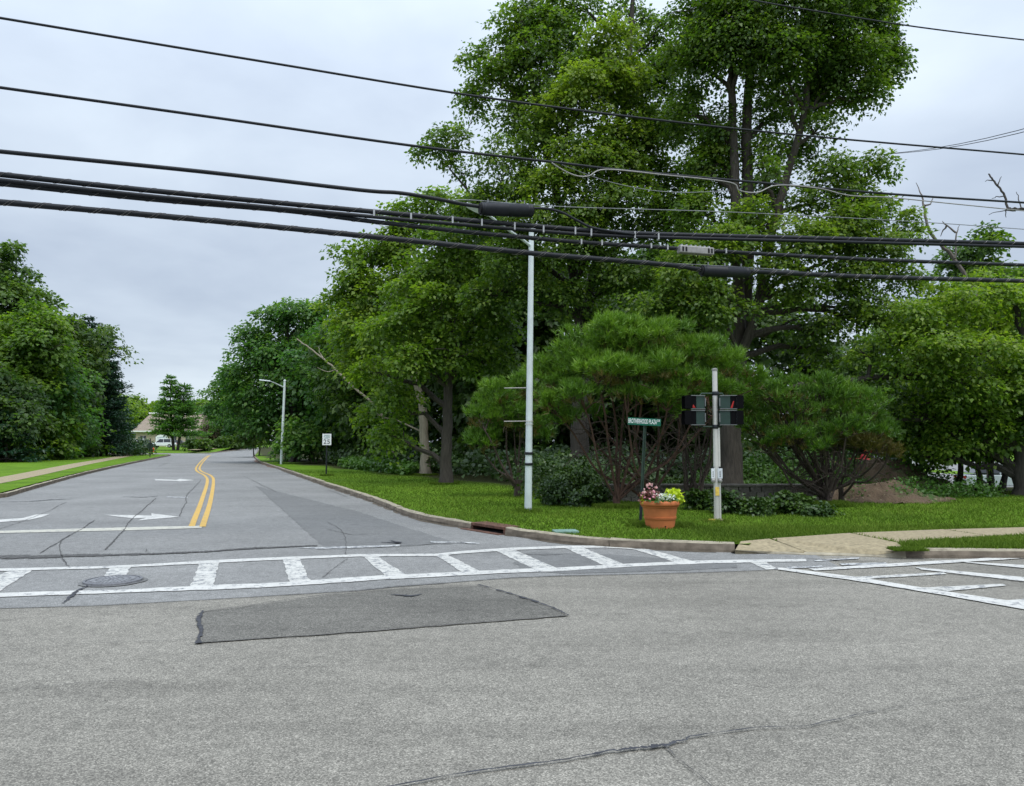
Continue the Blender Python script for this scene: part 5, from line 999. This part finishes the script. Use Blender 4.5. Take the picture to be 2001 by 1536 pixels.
# manhole
c0 = at(221, 1137); mh = empty('manhole', 'round iron manhole cover in the crosswalk at left', 'manhole', None, loc=(c0[0], c0[1], 0)); rm = 51 * ppm(c0[1])
MB().lathe([(rm * 1.04, .004), (rm * 1.02, .030), (rm * .93, .032), (rm * .92, .02), (rm * .915, .02)], n=48).build('ring', M['iron'], mh, True)
MB().lathe([(rm * .91, .016), (rm * .90, .027), (.001, .027)], n=48).build('cover', M['iron'], mh)
mb = MB()
for q in range(3):
    rr = rm * (.25 + .22 * q)
    for a in np.arange(0, 6.28, .55 / (q + 1)): mb.box((rr * math.cos(a), rr * math.sin(a), .029), (.05, .022, .010), Rz(a))
mb.build('raised_pattern', plain('iron_pattern', (.34, .34, .35), .5, .5, .3, 20), mh)
a = np.linspace(0, 6.28, 60); mesh_obj('collar_patch', [(rm * 1.18 * math.cos(t) * (1 + .03 * math.sin(5 * t)), rm * 1.15 * math.sin(t), .0095) for t in a[:-1]], [tuple(range(59))], M['road_dark'], mh)
# storm drain in the kerb
pA, pB = at(921, 1035), at(986, 1045.5); Ld = np.linalg.norm(pB - pA); an = math.atan2(*(pB - pA)[[1, 0]])
dr = empty('storm_drain', 'rusty iron storm drain inlet set in the kerb', 'storm drain', None, loc=tuple((pA + pB) / 2), rz=an)
MB().box((0, .17, .125), (Ld, .36, .035)).build('top_plate', M['rust'], dr, False, .008)
MB().box((0, .004, .115), (Ld, .03, .05)).build('hood', M['rust'], dr, False, .006)
for s in (-1, 1): MB().box((s * (Ld / 2 - .02), .15, .04), (.045, .30, .145)).build('cheek', M['rust'], dr)
mb = MB(); mb.box((0, .34, -.03), (Ld - .06, .02, .26)); mb.box((0, .16, -.13), (Ld - .06, .36, .02)); mb.build('throat', M['black'], dr)
MB().box((-.12, -.05, .006), (Ld * 1.15, .14, .022)).build('sill', M['rust'], dr, False, .006)
MB().box((0, .14, .018), (Ld - .08, .24, .012)).build('pit', M['black'], dr)
# utility cover in the grass
c0 = at(1105, 1040.5, .12); uc = MB().box((0, 0, 0), (.42, .3, .05)).build('utility_cover', M['cover_green'], None, False, .01); uc.location = (c0[0], c0[1], .135); uc.rotation_euler = (0, 0, .15)
tag(uc, 'small pale green utility cover lying in the grass by kerb', 'cover')

# ------------------------------------------------------------------ overhead wires: all in the pole line's vertical plane
W0, W1 = np.array((-7.9, 12.0)), np.array((11.8, 17.9)); Wd = (W1 - W0) / np.linalg.norm(W1 - W0); Wn = np.array((-Wd[1], Wd[0]))
def onw(px, py, off=0.0):
    d = ray(px, py); p0 = W0 + Wn * off; t = (p0 @ Wn) / (d[:2] @ Wn); return np.array((0, 0, CAMH)) + d * t
def wire(name, label, pts, r, mat, off=0.0, ext=(1, 1), group='overhead wires over the crossing', lash=None, k=6, sides=8, cat='wire'):
    P = [onw(x, y, off) for x, y in pts]
    Q = catmull(P, k)
    if ext[0]: Q = np.vstack([[Q[0] + unit(Q[0] - Q[2]) * d_ for d_ in (12.0, 6.0)], Q])
    if ext[1]: Q = np.vstack([Q, [Q[-1] + unit(Q[-1] - Q[-3]) * d_ for d_ in (9.0, 20.0)]])
    root = mesh_obj(name, *(lambda m: (m.v, m.f))(MB().tube(Q, r, sides)), M[mat], None, True); tag(root, label, cat, group)
    if lash:
        S = resample(Q, .02); n = len(S); s = np.arange(n) * .02; T = unit(np.gradient(S, axis=0)); u = unit(np.cross(T, (0, 0, 1.))); v = np.cross(u, T)
        for ph in lash:
            a = 2 * math.pi * s / .42 + ph; hlx = S + (r * 1.06) * (np.cos(a)[:, None] * u + np.sin(a)[:, None] * v)
            MB().tube(hlx, .0032, 3, False).build('lashing_wire', M['lash'], root)
    return root
wire('overhead_wire', 'topmost wire crossing the whole picture', [(0, 35), (500, 118), (1000, 198), (1500, 258), (2001, 302)], .022, 'cable', .3)
wire('overhead_wire', 'wire passing across the top right corner', [(1300, -32), (1500, 6), (1640, 29), (1760, 48), (1880, 64), (2001, 78)], .017, 'cable', .5)
w2 = wire('overhead_wire', 'second wire from the top, joined by a pale looped line', [(0, 171), (400, 227), (800, 284), (1100, 319), (1200, 331), (1440, 353), (1740, 379), (2001, 396)], .026, 'cable', .15)
wire('overhead_wire', 'pale looped line slung under the second wire', [(1078, 318), (1100, 332), (1125, 343), (1150, 344), (1185, 331), (1300, 342), (1425, 356), (1445, 372), (1480, 376), (1520, 362), (1600, 368), (1660, 382), (1740, 386), (1850, 397), (2001, 412)], .013, 'wire_pale', .12, (0, 1))
wire('overhead_wire', 'thin slack wire drooping from the second wire into the tall tree', [(1098, 322), (1180, 352), (1260, 370), (1330, 376), (1400, 374), (1425, 372)], .008, 'wire_grey', .2, (0, 0))
wire('overhead_wire', 'thin strand above the black splice sleeve', [(880, 394), (920, 391), (1100, 404), (1440, 415), (1800, 434), (2001, 448)], .009, 'wire_grey', .1, (0, 1))
w3 = wire('overhead_cable', 'third cable from the top, running into the black splice sleeve', [(0, 296), (400, 336), (700, 371), (780, 377), (850, 388), (900, 398), (945, 405)], .037, 'cable', .0, (1, 0), cat='cable')
wire('overhead_cable', 'short black cable drooping from the splice sleeve to the bundle', [(1036, 407), (1070, 408), (1100, 416), (1130, 432), (1165, 447), (1240, 458)], .026, 'cable', -.05, (0, 0), cat='cable')
bA = wire('overhead_cable', 'upper thick cable of the strapped bundle', [(0, 341), (300, 373), (700, 411), (1000, 438), (1160, 451), (1300, 458), (1700, 468), (2001, 476)], .046, 'cable', .0, lash=[2.0], cat='cable')
wire('overhead_cable', 'second cable of the bundle right under the upper one', [(0, 352), (300, 384), (700, 421), (1000, 447), (1160, 459), (1300, 464), (1700, 474), (2001, 482)], .036, 'cable', -.02, cat='cable')
bC = wire('overhead_cable', 'bundle cable that splits off below and runs to the grey box', [(0, 359), (300, 390), (560, 412), (720, 432), (900, 452), (1050, 466), (1130, 473), (1300, 484), (1420, 492), (1700, 507), (2001, 518)], .041, 'cable', .03, lash=[.5], cat='cable')
wire('overhead_cable', 'lowest thick cable wrapped with thin lashing wire', [(0, 395), (400, 430), (800, 470), (1040, 495), (1300, 517), (1375, 527), (1460, 530), (1700, 541), (2001, 549)], .050, 'cable', -.05, lash=[0.0, .9], cat='cable')
wire('overhead_wire', 'thin messenger strand above the lower splice sleeve', [(1120, 503), (1300, 514), (1450, 522), (1560, 530)], .008, 'wire_grey', -.05, (0, 0))
for (x, y, h) in [(732, 417, 14), (804, 424, 13), (885, 431, 14), (942, 436, 14), (1006, 443, 15), (1062, 449, 14), (1124, 452, 15), (1155, 455, 15), (1240, 460, 14), (1286, 463, 13)]:
    c0 = onw(x, y); MB().box((0, 0, 0), (.03, .13, h * ppm(c0[1]))).build('strap', M['strap'], bA).location = tuple(c0)
for (x, y) in [(1136, 473), (1176, 475), (1272, 481), (1304, 484), (1418, 491)]:
    c0 = onw(x, y, .03); MB().box((0, 0, 0), (.03, .11, .10)).build('strap', M['strap'], bC).location = tuple(c0)
def sleeve(label, x0, y0, x1, y1, rad, off=0.0):
    a, c = onw(x0, y0, off), onw(x1, y1, off); root = empty('splice_sleeve', label, 'splice sleeve', None, loc=tuple(a)); d = c - a; L_ = np.linalg.norm(d)
    ts = [0, .02, .02, .06, .07, .10, .11, .5, .505, .515, .52, .89, .90, .93, .94, .98, 1.0]; rs = [.72, .78, 1, 1, .94, .94, 1, 1, 1.03, 1.03, 1, 1, .94, .94, 1, 1, .8]
    MB().tube([d * t for t in ts], [rad * q for q in rs], 20).build('body', M['closure'], root, True)
    for t in (.0, 1.0): MB().tube([d * (t - .012), d * (t + .012)], rad * .8, 20).build('end_cap', M['black'], root)
    for t in (.15, .5, .85): MB().box(d * t + (0, 0, rad + .03), (.025, .03, .07)).build('hanger', M['wire_grey'], root)
sleeve('long black splice sleeve hanging near the lamp head', 938, 408, 1040, 412, .125, -.04); sleeve('black splice sleeve on the lowest cable', 1370, 529, 1462, 533, .115, -.07)
a, c = onw(1326, 489, -.06), onw(1392, 491, -.06); gb = empty('cable_box', 'grey finned metal box hanging on the middle cable', 'cable box', None, loc=tuple((a + c) / 2), rz=math.atan2(Wd[1], Wd[0])); Lb = np.linalg.norm(c - a)
MB().box((0, 0, 0), (Lb, .16, .15)).build('housing', M['boxgrey'], gb, False, .02)
for s in (-1, 1):
    for q in (0, 1): MB().box((s * (Lb / 2 - .06 - .07 * q), -.083, .0), (.035, .01, .09)).build('slot', M['black'], gb)
for q in range(7): MB().box((-Lb / 2 + .05 + q * Lb / 7.5, 0, .085), (.03, .12, .03)).build('bolt', M['strap'], gb)
for nm, (x, y) in (('a', (1325, 0)),): pass
# service drops on the right
for i, (p, q, lab) in enumerate([((1690, 304), (2001, 214), 'upper one of two thin service wires rising to the right border'), ((1700, 303), (2001, 220), 'lower one of two thin service wires rising to the right border')]):
    A = atd(*p, 30); C_ = atd(*q, 19); e = C_ + (C_ - A) * .8; Q = np.array([A + (e - A) * t - np.array((0, 0, .5)) * math.sin(math.pi * t) for t in np.linspace(0, 1, 14)])
    tag(mesh_obj('service_wire', *(lambda m: (m.v, m.f))(MB().tube(Q, .010, 5)), M['cable'], None, True), lab, 'wire', 'service wires')

# ------------------------------------------------------------------ vehicles, far building, small far things
def car(label, px, Yd, z, rz, mat='carwhite', suv=False, group=None, s=1.0):
    X = (px - CX) / F * Yd; root = empty('parked_car', label, 'car', group, loc=(X, Yd, z), rz=rz); W = .88
    lower = [(-2.25, .32), (-2.28, .62), (-2.15, .86), (-1.2, .92), (1.1, .95), (2.0, .92), (2.2, .70), (2.2, .34)]
    top = [(-1.25, .9), (-.45, 1.42), (.9, 1.47), (1.75, 1.02)] if not suv else [(-1.2, .9), (-.5, 1.55), (1.7, 1.6), (2.05, 1.0)]
    def loft(prof, w0, w1, name, m):
        n = len(prof); zs = [p[1] for p in prof]; lo, hi = min(zs), max(zs); V = []
        for sgn in (-1, 1):
            for x, zz in prof: t = (zz - lo) / (hi - lo + 1e-6); V.append((x, sgn * (w0 + (w1 - w0) * t), zz))
        return MB().add(V, [tuple(range(n - 1, -1, -1)), tuple(range(n, 2 * n))] + [(i, (i + 1) % n, n + (i + 1) % n, n + i) for i in range(n)]).build(name, M[m], root, False, .05)
    loft(lower, W, W * .97, 'body', mat); loft(top, W * .93, W * .74, 'windows', 'glass')
    xr0, xr1, zr = top[1][0], top[2][0], max(top[1][1], top[2][1]); MB().box(((xr0 + xr1) / 2, 0, zr + .01), (xr1 - xr0 + .15, W * 1.5, .06)).build('roof', M[mat], root, False, .03)
    for x in (xr0 + .75, xr1 - .1):
        for sg in (-1, 1): MB().tube([(x + .05, sg * W * .93, .93), (x - .05, sg * W * .755, zr)], .04, 5).build('pillar', M[mat], root)
    for x in (-1.42, 1.38):
        for sg in (-1, 1):
            w_ = empty('wheel'); w_.parent = root; w_.location = (x, sg * (W - .08), .33); w_.rotation_euler = (math.pi / 2, 0, 0)
            MB().lathe([(.2, -.1), (.31, -.11), (.335, -.07), (.335, .07), (.31, .11), (.2, .1)], n=20).build('tyre', M['tyre'], w_, True); MB().lathe([(.001, -.06), (.2, -.09), (.21, 0), (.2, .09), (.001, .06)], n=16).build('rim', M['rim'], w_, True)
    for sg in (-1, 1): MB().box((2.17, sg * .68, .8), (.08, .26, .14)).build('tail_light', M['taillight'], root); MB().box((-2.2, sg * .66, .72), (.1, .3, .12)).build('headlight', M['sign_white'], root)
    root.scale = (s, s, s); return root
car('white car parked side-on beyond the junction, left of the lone pine', 321, 146, .60, 0.06, suv=True, group='cars parked beyond the junction'); car('white pickup-like car at far left behind the small bushes', 272, 142, .56, -.25, suv=True, group='cars parked beyond the junction')
car('dark car behind the trunk of the lone pine', 348, 160, .5, .3, 'post_black', group='cars parked beyond the junction')
car('silver car parked behind the thin trunks at right border', 1950, 45, -1.13, math.pi - .15, 'carsilver', group='cars in the right-hand car park'); car('white car roof showing behind the higher dirt mound', 1735, 47, -.3, .3, 'carwhite', group='cars in the right-hand car park')
# car park surface
tag(mesh_obj('car_park', [(17, 42, -1.10), (75, 42, -1.10), (90, 110, -1.10), (17, 110, -1.10)], [(0, 1, 2, 3)], M['road_side']), kind='structure')
# far building
def house(name, label, px, Yd, z, wd, dp, wall_h, ridge_h, rz=0.0, wall='brick'):
    X = (px - CX) / F * Yd; root = empty(name, label, 'building', None, loc=(X, Yd, z), rz=rz)
    MB().box((0, 0, wall_h / 2), (wd, dp, wall_h)).build('wall', M[wall], root)
    ov = .7; hw, hd = wd / 2 + ov, dp / 2 + ov; V = [(-hw, -hd, wall_h), (hw, -hd, wall_h), (hw, hd, wall_h), (-hw, hd, wall_h), (-hw + 1.2, 0, ridge_h), (hw - 1.2, 0, ridge_h)]
    rf = mesh_obj('roof', V, [(0, 1, 5, 4), (2, 3, 4, 5), (1, 2, 5), (3, 0, 4), (3, 2, 1, 0)], M['shingle'], root)
    MB().box((0, 0, ridge_h + .1), (wd - .6, 1.0, .35)).build('ridge_cap', M['trim'], rf); MB().box((0, -hd, wall_h - .02), (2 * hw, .12, .3)).build('fascia', M['trim'], rf)
    n = int(wd / 3.2)
    for i in range(n):
        x = -wd / 2 + (i + .5) * wd / n
        wn = MB().box((x, -dp / 2 - .02, wall_h * .5), (1.3, .1, 1.4)).build('window', M['glass'], root); MB().box((x, -dp / 2 - .08, wall_h * .5 - .75), (1.5, .12, .1)).build('sill', M['trim'], wn); MB().box((x, -dp / 2 - .085, wall_h * .5), (.06, .04, 1.4)).build('mullion', M['trim'], wn)
    return root
house('office_building', 'long low building with brown shingle roof behind the lone pine', 347, 186, .5, 14.0, 12, 3.6, 7.9); house('house', 'pale brick house half hidden behind the low pine and weedy bank', 1540, 66, -1.0, 13, 9, 3.0, 4.6, -.2)
# white board sign
b = np.array(((317 - CX) / F * 168, 168, .55)); kk = ppm(168); bs = empty('board_sign', 'white board sign with arched top and blue lettering by the far cars', 'sign', None, loc=tuple(b)); hw = 11.5 * kk; top = atd(317, 849, 168)[2] - b[2]
arc = [(-hw, .4), (hw, .4), (hw, top - .45)] + [(hw * .86 * math.cos(t), top - .45 + .45 * math.sin(t)) for t in np.linspace(0, math.pi, 12)] + [(-hw, top - .45)]; n = len(arc)
MB().add([(x, -.06, z) for x, z in arc] + [(x, .06, z) for x, z in arc], [tuple(range(n)), tuple(range(2 * n - 1, n - 1, -1))] + [(i, n + i, n + (i + 1) % n, (i + 1) % n) for i in range(n)]).build('board', M['sign_white'], bs)
for s in (-1, 1): MB().box((s * hw * .9, 0, .25), (.15, .12, .5)).build('leg', M['trim'], bs)
for i in range(7): MB().box((-hw * .62 + i * hw * .207, -.065, top - .62 - .02 * abs(i - 3)), (.10, .02, .26)).build('letter_block', M['blue_letter'], bs)
MB().box((0, -.065, top - 1.0), (hw * 1.3, .02, .07)).build('text_line', M['blue_letter'], bs)
# dark sign posts on the far left corner
for (px, by, ty, oct_, lab) in [(293, 893, 858, True, 'dark post with round sign seen from behind at the far left corner'), (278, 886, 860, False, 'thin dark leaning post left of the round-signed post')]:
    p = at(px, by, .115); Yd = p[1]; root = empty('sign_post', lab, 'sign post', None, loc=(p[0], p[1], .1)); h = atd(px, ty, Yd)[2] - .1
    MB().tube([(0, 0, 0), (0 if oct_ else .3, 0, h)], .045, 6).build('post', M['post_black'], root)
    if oct_: MB().add([(.36 * math.cos(math.pi / 8 + k * math.pi / 4), y_, h * .62 + .36 * math.sin(math.pi / 8 + k * math.pi / 4)) for y_ in (-.01, .01) for k in range(8)], [tuple(range(7, -1, -1)), tuple(range(8, 16))] + [(k, (k + 1) % 8, 8 + (k + 1) % 8, 8 + k) for k in range(8)]).build('sign_back', M['post_green'], root)
    else: MB().box((.27, -.03, h * .88), (.4, .02, .45)).build('sign_back', M['post_green'], root)
# hydrant
p = np.array(((301 - CX) / F * 118, 118, .12)); hy = empty('fire_hydrant', 'small red fire hydrant on the grass beyond the junction', 'fire hydrant', None, loc=tuple(p))
MB().lathe([(.001, 0), (.2, 0), (.2, .06), (.13, .08), (.13, .5), (.17, .52), (.17, .56), (.14, .6), (.08, .68), (.001, .72)], n=14).build('body', M['hydrant'], hy, True)
for s in (-1, 1): MB().tube([(s * .1, 0, .42), (s * .24, 0, .42)], .06, 8).build('nozzle', M['hydrant'], hy)
MB().tube([(0, 0, .7), (0, 0, .78)], .035, 5).build('valve', M['hydrant'], hy)
# red machine behind the mound
p = base_at(1690, 36); rm_ = empty('red_machine', 'red machine with raised arm half hidden behind the dirt mound', 'machine', None, loc=tuple(p)); q = lambda x, y: atd(x, y, 36) - p
MB().box(q(1688, 915) * (1, 1, 1), (1.0, 1.2, .9)).build('body', M['red_machine'], rm_, False, .05); MB().tube([q(1684, 905), q(1688, 893), q(1696, 882), q(1702, 880)], [.16, .15, .13, .1], 6).build('arm', M['red_machine'], rm_)
MB().box(q(1634, 912), (.9, 1.0, .5)).build('counterweight', M['yellow_machine'], rm_, False, .04); MB().box((q(1661, 922)), (1.6, .6, .3)).build('frame', M['post_black'], rm_)
for x in (1640, 1695):
    for s in (-.5, .5):
        o = MB().lathe([(.2, -.12), (.4, -.12), (.42, 0), (.4, .12), (.2, .12)], n=16).build('wheel', M['tyre'], rm_, True); v = q(x, 930); o.location = (v[0], v[1] + s, .42); o.rotation_euler = (math.pi / 2, 0, 0)
